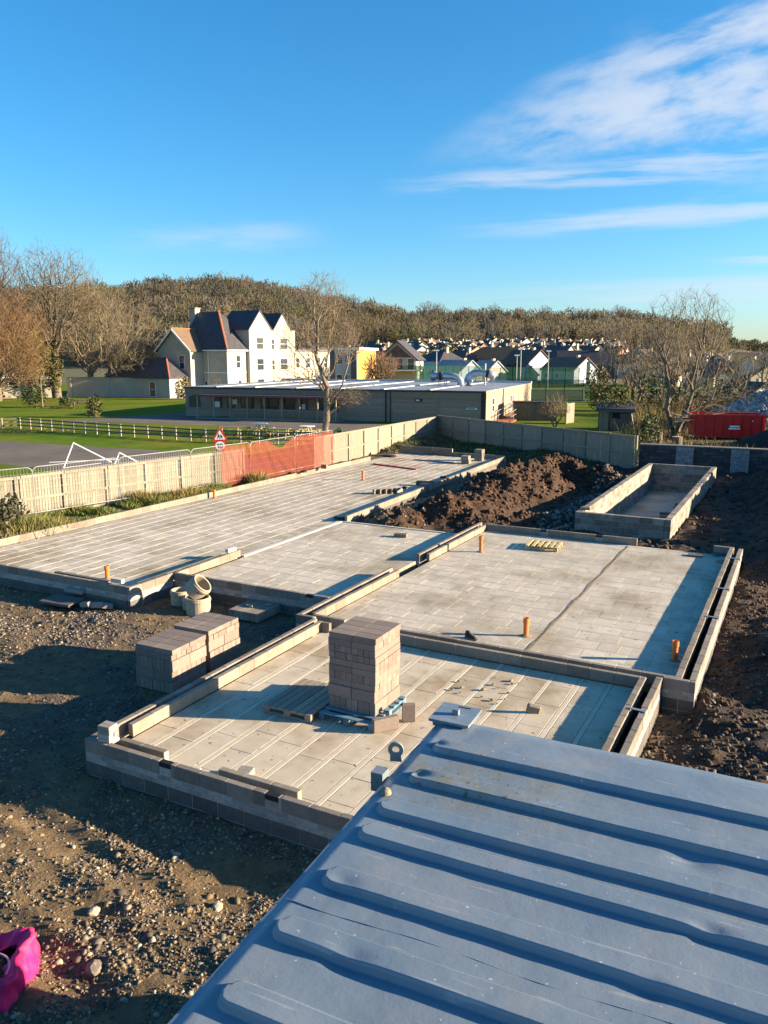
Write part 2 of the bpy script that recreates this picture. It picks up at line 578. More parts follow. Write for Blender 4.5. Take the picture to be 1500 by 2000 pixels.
def mound(x, y):
    h = 0
    for p0, p1, wd, ht in (((1.6, 27.5), (2.2, 36.5), 3.2, 1.3), ((2.2, 36.5), (1.2, 43.0), 4.0, 2.0), ((1.0, 16.6), (1.4, 19.5), 2.0, 0.55)):
        d, t = segd(x + .8 * (fbm(x, y, 0.6, 3, 31) - .5), y, p0, p1)
        h = np.maximum(h, ht * np.clip(1 - d / wd, 0, 1))
    return h


BAYS = [(-9.2, 7.9, -1.9, 14.3), (-9.7, 14.3, -1.35, 25.8), (-14.6, 15.75, -9.7, 24.5), (-22.3, 14.15, -14.6, 44.5), (-7.0, 28.2, -3.75, 43.2)]


def site_h(x, y):
    x, y = np.asarray(x, float), np.asarray(y, float)
    left = smooth(-x, 8.6, 9.6) * smooth(-y, -15.5, -13.5) + smooth(-y, -8.2, -7.6)
    left = np.clip(left, 0, 1)
    z = -0.40 + 0.0 * x
    # yard: hollow along the near walls, broad rise towards the camera and to the left
    z = z + 0.10 * (fbm(x, y, 0.35, 3, 3) - .5) + 0.12 * (fbm(x, y, 1.3, 4, 5) - .5) + 0.05 * (fbm(x, y, 5.0, 3, 9) - .5)
    for (ax, ay, bx, by) in ((-16, 6.2, -5, 4.6), (-16, 7.9, -6, 6.1)):
        dr = segd(x, y, (ax, ay), (bx, by))[0] + .25 * (fbm(x, y, .8, 2, 14) - .5)
        z = z - .05 * np.exp(-(dr / .16) ** 2) + .03 * np.exp(-((dr - .3) / .12) ** 2)
    rise = smooth(segd(x, y, (-15, 7.8), (-3.5, 7.9))[0], 0.9, 2.3) * smooth(-y, -7.4, -6.6)
    z = z + 0.16 * rise
    z = z + 0.10 * np.exp(-((x + 10.3) ** 2 + (y - 11.4) ** 2) / 2.5)
    z = z + 0.10 * smooth(-x, 12.0, 15.0) * smooth(-y, -12.5, -11.0)
    # right-hand spoil
    rgt = smooth(x, -9.0, -8.0) * smooth(y, 25.4, 26.4) + smooth(x, -1.7, -1.0)
    rgt = np.clip(rgt, 0, 1)
    z = z + rgt * (0.10 + 0.35 * (fbm(x, y, 0.9, 4, 41) - .5) + 0.20 * (fbm(x, y, 2.6, 3, 43) - .5))
    hp, mo = heap(x, y), mound(x, y)
    rough = 0.75 * (fbm(x, y, 1.1, 4, 51) - .5) + 0.50 * (fbm(x, y, 3.4, 3, 57) - .5)
    z = z + hp + np.clip(hp * 1.6, 0, 1) * rough + mo + np.clip(mo, 0, 1) * rough * .8
    # strip of gravelly ground beside the long floor, rough ground near the back fence
    z = z + 0.22 * smooth(x, -15.2, -14.4) * smooth(-x, 11.5, 13.0) * smooth(y, 24.6, 26.0)
    z = z + 0.25 * smooth(y, 44.6, 47.0) * (0.6 + fbm(x, y, 0.8, 3, 61))
    # planted strip by the left fence
    z = z + 0.22 * smooth(-x, 22.35, 22.9) * smooth(y, 12.0, 15.0)
    for (x0, y0, x1, y1) in BAYS:
        ins = np.minimum(np.minimum(x - x0, x1 - x), np.minimum(y - y0, y1 - y))
        z = np.where(ins > 0.0, np.minimum(z, -0.55), z)
    ins = np.minimum(np.minimum(x + 7.0, -3.75 - x), np.minimum(y - 28.2, 43.2 - y))
    z = np.where(ins > 0.05, -1.4, z)
    return z


FL = [(-30.5, 8.0), (-26.0, 19.0), (-24.0, 30.0), (-23.8, 38.0), (-24.1, 54.5)]      # left fence line
FR = [(-24.1, 54.5), (-8.15, 45.3)]                                                   # right fence line


def build_site():
    xs = np.concatenate([np.arange(-31, -16, 0.16), np.arange(-16, 1.0, 0.085), np.arange(1.0, 13, 0.3)])
    ys = np.concatenate([np.arange(0.5, 4, 0.2), np.arange(4, 14, 0.07), np.arange(14, 30, 0.11), np.arange(30, 56, 0.15)])
    X, Y = np.meshgrid(xs, ys)
    Z = site_h(X, Y)
    # outside the fences the sheet drops below the lawn
    fx = np.interp(Y, [p[1] for p in FL], [p[0] for p in FL])
    out = X < fx - 0.1
    fy = np.interp(X, [-24.1, -8.15, 14], [54.5, 45.3, 46.2])
    out |= Y > fy + 0.25
    Z = np.where(out, -0.9, Z)
    n, m = X.shape
    verts = np.stack([X, Y, Z], -1).reshape(-1, 3)
    idx = np.arange(n * m).reshape(n, m)
    f = np.stack([idx[:-1, :-1], idx[:-1, 1:], idx[1:, 1:], idx[1:, :-1]], -1).reshape(-1, 4)
    # soil colours
    g = fbm(X, Y, 0.55, 4, 71)[..., None]
    g2 = fbm(X, Y, 2.1, 4, 75)[..., None]
    earth = np.array([0.165, 0.118, 0.066])
    gravel = np.array([0.11, 0.09, 0.072])
    spoil = np.array([0.060, 0.034, 0.021])
    darksoil = np.array([0.052, 0.036, 0.026])
    pebbly = np.array([0.20, 0.165, 0.12])
    near = smooth(-Y, -9.5, -6.5)[..., None]
    c = gravel + (earth - gravel) * smooth(g * .6 + g2 * .4 + .20 * near, .42, .58)
    hp = smooth(heap(X, Y) + mound(X, Y), 0.02, 0.35)[..., None]
    rgt = np.clip(smooth(X, -15.5, -12.6) * smooth(Y, 24.4, 25.4) + smooth(X, -1.75, -1.2), 0, 1)[..., None]
    c = c + (darksoil * (0.75 + .9 * g2) - c) * rgt
    c = c + (spoil * (0.5 + 1.05 * g2) - c) * hp
    strip = (smooth(X, -15.6, -14.8) * smooth(-X, 12.6, 13.8) * smooth(Y, 24.4, 25.2) * smooth(-Y, -43, -38))[..., None]
    c = c + (pebbly - c) * strip * .8
    gr = (smooth(Y, 45.0, 48.0) * smooth(-X, 12, 15))[..., None] * smooth(g2, .45, .6)
    c = c + (np.array([0.06, 0.085, 0.02]) - c) * gr
    bed = (smooth(-X, 22.3, 22.6) * smooth(Y, 12, 14))[..., None]
    c = c + (np.array([0.11, 0.10, 0.04]) - c) * bed * smooth(g2, .35, .55)
    me = np_mesh('building_site_ground', verts, f, M['soil'], smooth=True, col=c.reshape(-1, 3))
    tag(ob('building_site_ground', me), kind='structure')


build_site()


def flat(name, pts, z, m, kind='structure', label=None, cat=None):
    me = bpy.data.meshes.new(name)
    me.from_pydata([(p[0], p[1], z) for p in pts], [], [tuple(range(len(pts)))])
    me.materials.append(m)
    o = ob(name, me)
    return tag(o, label, cat, kind=kind)


def vp(*rd):
    return [V(r, d) for r, d in rd]


def build_land():
    # lawn outside the fences, out to where the land starts to rise
    pl = [Vector((-30.5, 8.0)), Vector((-26.0, 19.0)), Vector((-24.0, 30.0)), Vector((-23.8, 38.0)), Vector((-24.1, 54.5)),
          Vector((-8.15, 45.3)), Vector((14, 46.2))]
    far = [V(120, 60), V(160, 190), V(-160, 190), V(-130, 20)]
    me = bpy.data.meshes.new('lawn')
    vts = [(p[0], p[1], -0.3) for p in pl] + [(p[0], p[1], -0.3) for p in far]
    import bmesh
    bm = bmesh.new()
    bv = [bm.verts.new(q) for q in vts]
    fc = bm.faces.new(bv)
    bm.normal_update()
    if fc.normal.z < 0:
        fc.normal_flip()
    bmesh.ops.triangulate(bm, faces=[fc])
    bm.to_mesh(me)
    bm.free()
    me.materials.append(M['lawn'])
    tag(ob('lawn', me), kind='structure')
    # rising land and the ridges beyond, out to the horizon
    rr = np.concatenate([np.linspace(-2600, -420, 12), np.linspace(-400, 420, 83), np.linspace(440, 2600, 12)])
    dd = np.concatenate([np.linspace(-60, 150, 8), np.linspace(160, 760, 76), np.linspace(800, 4800, 14)])
    R, D = np.meshgrid(rr, dd)
    Z = land_h(R, D)
    n, m = R.shape
    W = np.stack([R * CYW - D * SYW, R * SYW + D * CYW, Z], -1).reshape(-1, 3)
    idx = np.arange(n * m).reshape(n, m)
    f = np.stack([idx[:-1, :-1], idx[:-1, 1:], idx[1:, 1:], idx[1:, :-1]], -1).reshape(-1, 4)
    tag(ob('hillside', np_mesh('hillside', W, f, M['hill'], smooth=True)), kind='structure')


RIDGE_R = [-700, -400, -260, -193, -156, -118, -70, -19, 18, 56, 93, 142, 190, 243, 275, 330, 500, 900]
RIDGE_Z = [24, 34, 36, 39.5, 43, 44.5, 39, 28, 20.5, 22, 21.5, 21, 19, 13, 8.5, 6.5, 6, 6]


def land_h(R, D):
    R, D = np.asarray(R, float), np.asarray(D, float)
    crest = np.interp(R * 600 / np.maximum(D, 300), RIDGE_R, RIDGE_Z)
    gentle = np.interp(D, [0, 165, 180, 240, 300, 380, 440, 700, 5000], [-1.6, -1.6, -0.2, 0.6, 2.2, 5.5, 8.0, 9, 9])
    right = smooth(R / np.maximum(D, 1), 0.30, 0.42)
    gentle = np.where(D > 165, gentle * (1 - right) + right * np.interp(D, [165, 200, 400, 5000], [-0.4, -0.6, 1.5, 4]), gentle)
    left = smooth(-R / np.maximum(D, 1), 0.02, 0.12)
    start = 430 - 170 * left
    up = smooth(D, start, 600)
    drop = 1 - 0.65 * smooth(D, 640, 1500)
    z = gentle + (np.maximum(crest - gentle, 0)) * up * drop
    return z + np.where(D > 200, 2.5 * (fbm(R, D, 0.02, 3, 81) - .5) * smooth(D, 430, 520), 0)


build_land()
LZ = -0.3
# tarmac and paths on the lawn
flat('path', vp((-45, 66), (-28.4, 59.2), (-15.4, 53.4), (-9.2, 49.0), (-5, 45.5), (-9, 42.5), (-16.7, 42.9), (-22.6, 46.5), (-40, 53)), LZ + 0.004, M['tarmac'])
flat('tarmac_yard', vp((-36, 77.0), (-31.8, 78.2), (-23.5, 88), (-19, 96), (-9, 90), (1, 72), (5, 66), (-3, 66.2), (-17, 73.0), (-25, 76)), LZ + 0.006, M['tarmac'])
flat('back_path', vp((-62, 121), (-38, 122.0), (-26, 117), (-20, 112), (-22, 118), (-30, 125), (-62, 128)), LZ + 0.008, M['paving'])
flat('scrub_ground', [Vector((-8.1, 45.6)), Vector((14, 46.5)), V(60, 62), V(78, 150), V(47, 150), V(32, 105), V(21.7, 74), V(20.6, 64)], LZ + 0.012, M['scrub'])
flat('sports_court', vp((3, 112.5), (28.2, 112.5), (39.5, 160), (5, 160)), LZ + 0.010, M['court'])


# ------------------------------------------------------------------ masonry
TOP = 0.21
BL, BH = 0.44, 0.205


def wall(name, label, p0, p1, th, courses, group=None, vents=(), mtl=None, skip=(), end_half=True):
    """block wall from p0 to p1 (outer face on the right-hand side is y=0, thickness to the left).
    courses: list of (kind, z_bottom, height) from the top down; each unit is its own child"""
    p0, p1 = Vector(p0), Vector(p1)
    d = p1 - p0
    Lw = d.length
    t = thing(name, label, 'wall', (p0.x, p0.y, 0), math.atan2(d.y, d.x), group)
    zb, zt = min(c[1] for c in courses), max(c[1] + c[2] for c in courses)
    # recessed mortar core: joints show behind the proud units
    MB().box(0.006, 0.008, zb, Lw - 0.006, th - 0.008, zt - 0.006).build('mortar', M['mortar'], t)
    for ci, (kind, z, h) in enumerate(courses):
        u = {'block': BL, 'dark': BL, 'brick': 0.215}[kind]
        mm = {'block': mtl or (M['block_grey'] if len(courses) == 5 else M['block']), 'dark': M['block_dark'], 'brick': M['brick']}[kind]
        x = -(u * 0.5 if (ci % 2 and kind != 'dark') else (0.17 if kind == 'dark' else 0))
        while x < Lw - 0.02:
            a, b = max(x, 0), min(x + u, Lw)
            x += u + 0.010
            if b - a < 0.05:
                continue
            vent = None
            if ci == 0:
                for vx in vents:
                    if a < vx < b:
                        vent = vx
                if any(a < s1 and b > s0 for s0, s1 in skip):
                    continue
            if vent is not None:
                # block cut round a black air brick over two bricks
                vw = 0.215
                va = min(max(vent - vw / 2, a), b - vw)
                for s0, s1 in ((a, va - .008), (va + vw + .008, b)):
                    if s1 - s0 > .03:
                        ob('block', bevblock(s1 - s0, th, h, mm), t, (s0, 0, z))
                ob('air_brick', bevblock(vw, th, 0.075, M['vent']), t, (va, -0.004, z + h - 0.078))
                ob('brick', bevblock(vw, th, 0.058, M['brick']), t, (va, 0, z + 0.066))
                ob('brick', bevblock(vw, th, 0.058, M['brick']), t, (va, 0, z))
                continue
            j = random.uniform(-.003, .003)
            ob(kind if kind != 'dark' else 'block', bevblock(b - a, th, h, mm), t, (a, j, z + random.uniform(-.002, .002)))
    return t


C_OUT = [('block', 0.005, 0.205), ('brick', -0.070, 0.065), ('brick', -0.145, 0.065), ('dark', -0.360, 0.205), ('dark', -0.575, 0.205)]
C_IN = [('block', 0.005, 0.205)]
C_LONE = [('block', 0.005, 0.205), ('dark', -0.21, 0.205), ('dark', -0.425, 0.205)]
G = 'low block walls of the new foundations'
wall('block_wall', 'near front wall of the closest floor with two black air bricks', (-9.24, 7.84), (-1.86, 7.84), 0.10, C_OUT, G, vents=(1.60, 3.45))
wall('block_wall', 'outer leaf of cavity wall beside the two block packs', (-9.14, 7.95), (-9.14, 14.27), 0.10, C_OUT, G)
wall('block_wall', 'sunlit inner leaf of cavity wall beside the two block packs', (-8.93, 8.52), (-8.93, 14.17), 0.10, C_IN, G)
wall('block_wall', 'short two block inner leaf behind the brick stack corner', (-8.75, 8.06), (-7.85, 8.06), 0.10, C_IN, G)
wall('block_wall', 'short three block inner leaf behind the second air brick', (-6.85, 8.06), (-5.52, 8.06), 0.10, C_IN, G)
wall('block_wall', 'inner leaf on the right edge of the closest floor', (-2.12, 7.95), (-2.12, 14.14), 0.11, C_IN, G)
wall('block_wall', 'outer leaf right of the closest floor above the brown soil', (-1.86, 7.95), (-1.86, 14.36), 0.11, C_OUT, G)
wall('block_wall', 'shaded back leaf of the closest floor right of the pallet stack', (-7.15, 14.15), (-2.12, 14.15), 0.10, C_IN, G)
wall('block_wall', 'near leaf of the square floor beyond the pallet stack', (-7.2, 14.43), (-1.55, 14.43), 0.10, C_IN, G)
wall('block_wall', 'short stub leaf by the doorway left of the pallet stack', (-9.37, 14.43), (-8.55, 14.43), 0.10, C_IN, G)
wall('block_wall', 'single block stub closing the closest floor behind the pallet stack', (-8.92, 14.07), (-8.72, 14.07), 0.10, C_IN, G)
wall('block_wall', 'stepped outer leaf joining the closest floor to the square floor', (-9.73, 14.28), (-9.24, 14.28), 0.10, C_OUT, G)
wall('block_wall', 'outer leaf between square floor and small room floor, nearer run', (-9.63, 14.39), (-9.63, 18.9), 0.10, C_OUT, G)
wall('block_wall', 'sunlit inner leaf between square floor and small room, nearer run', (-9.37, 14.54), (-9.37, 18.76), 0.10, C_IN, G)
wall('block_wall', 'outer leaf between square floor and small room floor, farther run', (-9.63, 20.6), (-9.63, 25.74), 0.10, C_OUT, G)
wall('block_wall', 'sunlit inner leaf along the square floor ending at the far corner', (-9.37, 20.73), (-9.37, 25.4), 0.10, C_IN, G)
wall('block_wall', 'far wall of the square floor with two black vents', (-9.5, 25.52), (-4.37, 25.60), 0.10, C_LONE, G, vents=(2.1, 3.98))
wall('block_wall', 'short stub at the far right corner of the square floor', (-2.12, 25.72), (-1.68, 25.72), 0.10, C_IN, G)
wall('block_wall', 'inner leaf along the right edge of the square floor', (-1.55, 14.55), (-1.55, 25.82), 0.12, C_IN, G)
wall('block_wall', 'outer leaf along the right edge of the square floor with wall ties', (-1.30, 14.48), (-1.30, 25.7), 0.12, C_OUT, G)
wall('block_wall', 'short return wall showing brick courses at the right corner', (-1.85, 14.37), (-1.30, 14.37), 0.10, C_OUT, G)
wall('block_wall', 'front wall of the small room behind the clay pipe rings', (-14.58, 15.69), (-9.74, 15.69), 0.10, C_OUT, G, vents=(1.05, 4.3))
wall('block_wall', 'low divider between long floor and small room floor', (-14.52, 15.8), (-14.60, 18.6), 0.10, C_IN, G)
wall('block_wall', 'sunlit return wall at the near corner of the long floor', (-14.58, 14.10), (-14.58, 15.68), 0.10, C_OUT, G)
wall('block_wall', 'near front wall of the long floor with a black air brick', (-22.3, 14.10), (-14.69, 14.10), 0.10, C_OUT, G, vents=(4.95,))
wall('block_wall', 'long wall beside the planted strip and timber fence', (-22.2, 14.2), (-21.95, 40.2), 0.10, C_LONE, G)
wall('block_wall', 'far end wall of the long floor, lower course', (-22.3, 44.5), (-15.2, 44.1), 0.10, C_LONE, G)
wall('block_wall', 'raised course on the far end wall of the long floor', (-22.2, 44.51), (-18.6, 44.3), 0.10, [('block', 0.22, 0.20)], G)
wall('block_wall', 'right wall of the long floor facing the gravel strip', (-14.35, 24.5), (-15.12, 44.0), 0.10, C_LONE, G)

# the deep block tank
TT = 0.40
C_TANK = [('block', TT - 0.205 - 0.215 * k, 0.205) for k in range(7)]
GT = 'four walls of the deep block tank'
wall('block_wall', 'left wall of the deep block tank, sunlit inside', (-6.80, 28.40), (-6.80, 43.0), 0.22, C_TANK, GT, mtl=M['block_tank'])
wall('block_wall', 'right wall of the deep block tank beside the dark soil', (-3.73, 28.18), (-3.73, 43.22), 0.22, C_TANK, GT, mtl=M['block_tank'])
wall('block_wall', 'near end wall of the deep block tank', (-7.02, 28.18), (-3.96, 28.18), 0.22, C_TANK, GT, mtl=M['block_tank'])
wall('block_wall', 'far end wall of the deep block tank in shade', (-7.02, 43.0), (-3.96, 43.0), 0.22, C_TANK, GT, mtl=M['block_tank'])
tag(MB().box(-6.8, 28.4, -1.3, -3.95, 43.0, -1.0).build('tank_floor', M['floor_block']), kind='structure')
for i, (x, y, s, lb) in enumerate(((-5.0, 38.2, 1, 'small block pile on the tank floor nearest its far end'), (-5.2, 35.6, 1.1, 'block pile in the middle of the tank floor'),
                                   (-5.75, 32.0, 1.3, 'largest block pile on the tank floor near the front'))):
    t = thing('block_pile', lb, 'block pile', (x, y, -1.0), random.uniform(-.2, .2), 'loose blocks inside the tank')
    for k in range(3 if i < 2 else 6):
        ob('block', bevblock(0.44, 0.215, 0.10, M['block']), t, ((k % 2) * 0.5, (k // 2 % 2) * .26, 0.102 * (k // 2)), (0, 0, random.uniform(-.1, .1)))
o = MB().box(0, 0, 0, 1.3, 0.9, 0.04).build('board', M['paving'], None, (-5.4, 29.6, -0.85), (0.12, 0.05, 0.3))
tag(o, 'pale flat board leaning inside the near end of the tank', 'board')
o = ob('block', bevblock(0.3, 0.2, 0.1, M['block']), None, (-6.9, 28.6, TT + .002), (0, 0, .3))
tag(o, 'small offcut block resting on the near left tank corner', 'block')


# ------------------------------------------------------------------ beam and block floors
def floor(name, label, x0, y0, x1, y1, along, pitch, off, bm, nmax=300, bw=0.085, z=0.0, clip=None, beam='beam', gap=.004, units=(0.44, 0.44, 0.44, 0.215)):
    """beams run along 'x' or 'y'; infill blocks sit between them a few millimetres lower. Nearest blocks are objects."""
    t = thing(name, label, 'floor', ((x0 + x1) / 2, (y0 + y1) / 2, 0))
    ox, oy = (x0 + x1) / 2, (y0 + y1) / 2
    xe = min(x1, clip(y1)) if clip else x1
    MB().box(x0 - ox, y0 - oy, z - 0.20, xe - ox, y1 - oy, z - 0.012).build('joint_bed', M['joint'], t)
    a0, a1 = (y0, y1) if along == 'x' else (x0, x1)      # across beams
    b0, b1 = (x0, x1) if along == 'x' else (y0, y1)      # along beams
    lines = []
    q = a0 + off
    while q < a1:
        lines.append(q)
        q += pitch
    for q in lines:
        lo, hi = max(q - bw / 2, a0), min(q + bw / 2, a1)
        if hi - lo < .02:
            continue
        if along == 'x':
            ob('beam', bevblock(b1 - b0, hi - lo, 0.15, M[beam], .004), t, (b0 - ox, lo - oy, z - 0.1555))
        else:
            be = b1
            if clip and hi > clip(b1):
                be = max([b for b in np.linspace(b0, b1, 200) if hi <= clip(b)] or [b0])
            ob('beam', bevblock(hi - lo, be - b0, 0.15, M[beam], .004), t, (lo - ox, b0 - oy, z - 0.1555))
    edges = [a0] + lines + [a1]
    cells = []
    for i in range(len(edges) - 1):
        lo = edges[i] + (bw / 2 + gap if i else 0.004)
        hi = edges[i + 1] - (bw / 2 + gap if i < len(edges) - 2 else 0.004)
        if hi - lo < .05:
            continue
        p = b0 + 0.004
        first = random.choice((0.22, 0.44, 0.33))
        while p < b1 - .03:
            w = min(first, b1 - .004 - p)
            cells.append((p, p + w, lo, hi) if along == 'x' else (lo, hi, p, p + w))
            p += w + 0.005
            first = random.choice(units)
    if clip:
        cells = [(a, min(b, clip(d_)), c, d_) for a, b, c, d_ in cells if min(b, clip(d_)) - a > .04]
    cells.sort(key=lambda c: (c[0]) ** 2 + (c[2]) ** 2)
    rest_v, rest_f = [], []
    for k, (xa, xb, ya, yb) in enumerate(cells):
        h = 0.10
        zz = z - 0.004 - random.uniform(0, .004)
        if k < nmax:
            ob('floor_block', bevblock(round((xb - xa) * 200) / 200 - .0005, round((yb - ya) * 200) / 200 - .0005, h, bm, .004), t, (xa - ox, ya - oy, zz - h))
        else:
            n = len(rest_v)
            e = 0.004
            rest_v += [(xa - ox, ya - oy, zz - e), (xb - ox, ya - oy, zz - e), (xb - ox, yb - oy, zz - e), (xa - ox, yb - oy, zz - e),
                       (xa - ox + e, ya - oy + e, zz), (xb - ox - e, ya - oy + e, zz), (xb - ox - e, yb - oy - e, zz), (xa - ox + e, yb - oy - e, zz)]
            rest_f += [(n + 4, n + 5, n + 6, n + 7), (n, n + 1, n + 5, n + 4), (n + 1, n + 2, n + 6, n + 5), (n + 2, n + 3, n + 7, n + 6), (n + 3, n, n + 4, n + 7)]
    if rest_v:
        me = bpy.data.meshes.new('far_floor_blocks')
        me.from_pydata(rest_v, [], rest_f)
        me.materials.append(bm)
        tag(ob('far_floor_blocks', me, t), kind='stuff')
    return t


floor('block_floor', 'closest beam and block floor carrying the tall pallet stack', -8.93, 7.95, -2.23, 14.15, 'y', 0.523, 0.46, M['floor_block_near'], 300, bw=0.085, beam='beam_near', gap=.010, units=(0.88, 1.1, 0.66))
floor('block_floor', 'square beam and block floor split by a dirty mortar seam', -9.37, 14.53, -1.67, 25.52, 'x', 0.53, 0.16, M['floor_block'], 300, bw=0.045)
floor('block_floor', 'small room floor beside the spoil heap', -14.5, 15.79, -9.73, 24.4, 'x', 0.53, 0.30, M['floor_block'], 220, bw=0.045)
floor('block_floor', 'long beam and block floor running back beside the timber fence', -22.0, 14.2, -14.6, 44.1, 'y', 0.52, 0.42, M['floor_block'], 300, bw=0.036, clip=lambda y: np.interp(y, [14, 24.4, 24.5, 44.0], [-14.70, -14.70, -14.46, -15.23]))
# the mortar seam across the square floor, its edge and a kerb along the small room
sv, sf = [], []
ny = 120
for i in range(ny + 1):
    y = 14.6 + (25.4 - 14.6) * i / ny
    c = -4.55 + .004 * math.sin(i * .15)
    w0, w1 = .09 + .02 * math.sin(i * .31) + random.uniform(-.012, .012), .012
    for k, (dx, z) in enumerate(((-w0, .001), (-w0 * .4, .005 + random.uniform(0, .004)), (w1 * .2, .004), (w1, .001))):
        sv.append((c + dx, y, z))
for i in range(ny):
    for k in range(3):
        a = i * 4 + k
        sf.append((a, a + 1, a + 5, a + 4))
me = bpy.data.meshes.new('mortar_seam')
me.from_pydata(sv, [], sf)
me.materials.append(M['grout'])
tag(ob('mortar_seam', me), 'rough brown mortar seam running up the square floor', 'mortar seam')
tag(MB().box(-14.6, 24.4, -0.3, -9.74, 24.5, 0.02).build('edge_kerb', M['beam']), 'thin concrete edge of the small room floor against the soil', 'kerb')
tag(MB().box(-14.69, 18.65, -0.3, -14.5, 24.4, 0.025).build('edge_kerb', M['beam']), 'flush concrete strip between long floor and small room', 'kerb')
# ------------------------------------------------------------------ block packs, pallets, loose masonry
def pack(name, label, loc, rz, rows, wx, wy, mtl, group, jit=0.008):
    """rows bottom to top: (height, mode) mode 's' stretchers along x, 'h' headers on edge along x, 'f' flat"""
    t = thing(name, label, 'block stack', loc, rz, group)
    z = 0.0
    for i, (h, mode) in enumerate(rows):
        dx, dy = random.uniform(-jit, jit) * 2, random.uniform(-jit, jit) * 2
        if mode == 's':
            nx, ny = 2, max(1, round(wy / 0.145))
        elif mode == 'h':
            nx, ny = round(wx / 0.105), 2
        else:
            nx, ny = 2, 4
        sx, sy = wx / nx, wy / ny
        for a in range(nx):
            for b in range(ny):
                if 0 < a < nx - 1 and 0 < b < ny - 1 and i < len(rows) - 1:
                    continue                                       # hidden inside the pack
                ob('block', bevblock(sx - .004, sy - .004, h - .003, mtl, .005), t,
                   (a * sx + dx + random.uniform(-jit, jit) * .5, b * sy + dy + random.uniform(-jit, jit) * .5, z))
        z += h
    return t


PK = 'packs of concrete blocks'
ROWS4 = [(0.215, 'h'), (0.215, 's'), (0.215, 'h'), (0.115, 's'), (0.10, 'f')]
pack('block_pack', 'nearer of the two cube block packs beside the cavity wall', (-10.87, 10.55, -0.30), 0.02, ROWS4, 0.90, 0.98, M['block_pack'], PK)
pack('block_pack', 'farther of the two cube block packs beside the cavity wall', (-10.92, 11.70, -0.30), 0.02, ROWS4, 0.88, 0.98, M['block_pack'], PK)
pack('block_pack', 'low single layer block pack with broken pieces on top', (-12.02, 14.75, -0.36), 0.0, [(0.215, 'h')], 0.88, 0.98, M['block'], PK)
pack('block_pack', 'tall block stack standing on the blue pallet', (-6.64, 10.68, 0.135), 0.0,
     [(0.215, 'h'), (0.20, 's'), (0.105, 's'), (0.14, 'h'), (0.105, 's'), (0.11, 's'), (0.115, 'h'), (0.115, 'h'), (0.115, 's'), (0.10, 'f')], 0.88, 0.90, M['block_pack'], PK, 0.007)
for i, (x, y, l, w, rz) in enumerate(((-11.75, 15.1, .05, .04, .3), (-11.68, 15.12, .12, .035, -.2), (-11.35, 15.35, .16, .09, .4))):
    o = ob('broken_block', bevblock(l, w, .05, M['block'], .01), None, (x, y, -0.143), (0, 0, rz))
    tag(o, ('small chip', 'thin splinter', 'larger piece')[i] + ' of broken block lying on the low block pack', 'rubble', 'broken pieces on the low pack')
t = thing('brick_pile', 'small stack of pale bricks on the near wall corner', 'brick pile', (-8.98, 7.86, TOP + .002), 0.12)
for k in range(8):
    ob('brick', bevblock(0.215, 0.10, 0.063, M['brick']), t, (random.uniform(-.012, .012), (k % 2) * .105 + random.uniform(-.006, .006), (k // 2) * .064), (0, 0, random.uniform(-.06, .06)))


def pallet(name, label, loc, rz, mt, lx=1.0, ly=1.2, n=7, group='pallets', bw=0.095):
    t = thing(name, label, 'pallet', loc, rz, group)
    w = ly / n
    bd = bevblock(lx, bw, 0.02, mt, .003)       # deck boards along x, spaced in y
    for k in range(n):
        ob('deck_board', bd, t, (0, k * (ly - bw) / (n - 1), 0.112), (0, 0, random.uniform(-.006, .006)))
    for k in range(3):
        ob('stringer', bevblock(0.095, ly, 0.02, mt, .003), t, (k * (lx - .095) / 2, 0, 0.090))
        for j in range(3):
            ob('foot_block', bevblock(0.095, 0.12, 0.072, mt, .003), t, (k * (lx - .095) / 2, j * (ly - .12) / 2, 0.018))
        ob('skid_board', bevblock(0.095, ly, 0.018, mt, .003), t, (k * (lx - .095) / 2, 0, 0.0))
    return t


pallet('pallet', 'weathered empty pallet lying left of the block stack', (-6.72, 10.23, 0.002), math.pi / 2, M['pallet_wood'], 1.25, 0.95, 7, bw=0.122)
pallet('pallet', 'blue pallet under the tall block stack', (-6.68, 10.42, 0.002), 0.0, M['pallet_blue'], 1.02, 1.2, 7)
pallet('pallet', 'fresh yellow pallet on the far side of the square floor', (-6.35, 23.55, 0.002), math.pi / 2 + .1, M['new_wood'], 0.85, 1.0, 6)
o = ob('loose_block', bevblock(0.44, 0.10, 0.215, M['block_pack']), None, (-5.62, 10.38, 0.003), (0, 0, 0.93))
tag(o, 'single block on edge leaning by the blue pallet corner', 'block', 'loose blocks on the closest floor')
o = ob('loose_block', bevblock(0.215, 0.10, 0.30, M['block_pack']), None, (-5.40, 10.95, 0.003), (0.0, 0, 0.55))
tag(o, 'single block standing upright right of the pallet stack', 'block', 'loose blocks on the closest floor')
o = ob('loose_block', bevblock(0.44, 0.215, 0.11, M['block']), None, (-11.75, 23.1, 0.003), (0, 0, 0.12))
tag(o, 'lone flat block lying on the small room floor', 'block')
o = ob('loose_block', bevblock(0.215, 0.215, 0.10, M['brick']), None, (-6.72, 8.25, 0.003), (0, 0, 0.2))
tag(o, 'cut half block on the closest floor behind its front wall', 'block')
o = ob('loose_block', bevblock(0.25, 0.09, 0.10, M['brick']), None, (-7.42, 7.96, TOP - .15), (0, 0.1, 0.15))
tag(o, 'small pale brick offcut beside the first air brick', 'brick')
o = ob('broken_block', bevblock(0.24, 0.10, 0.17, M['block'], .03), None, (-3.72, 12.22, 0.003), (0.0, 0.25, 0.4))
tag(o, 'broken block corner lying alone on the closest floor', 'rubble')
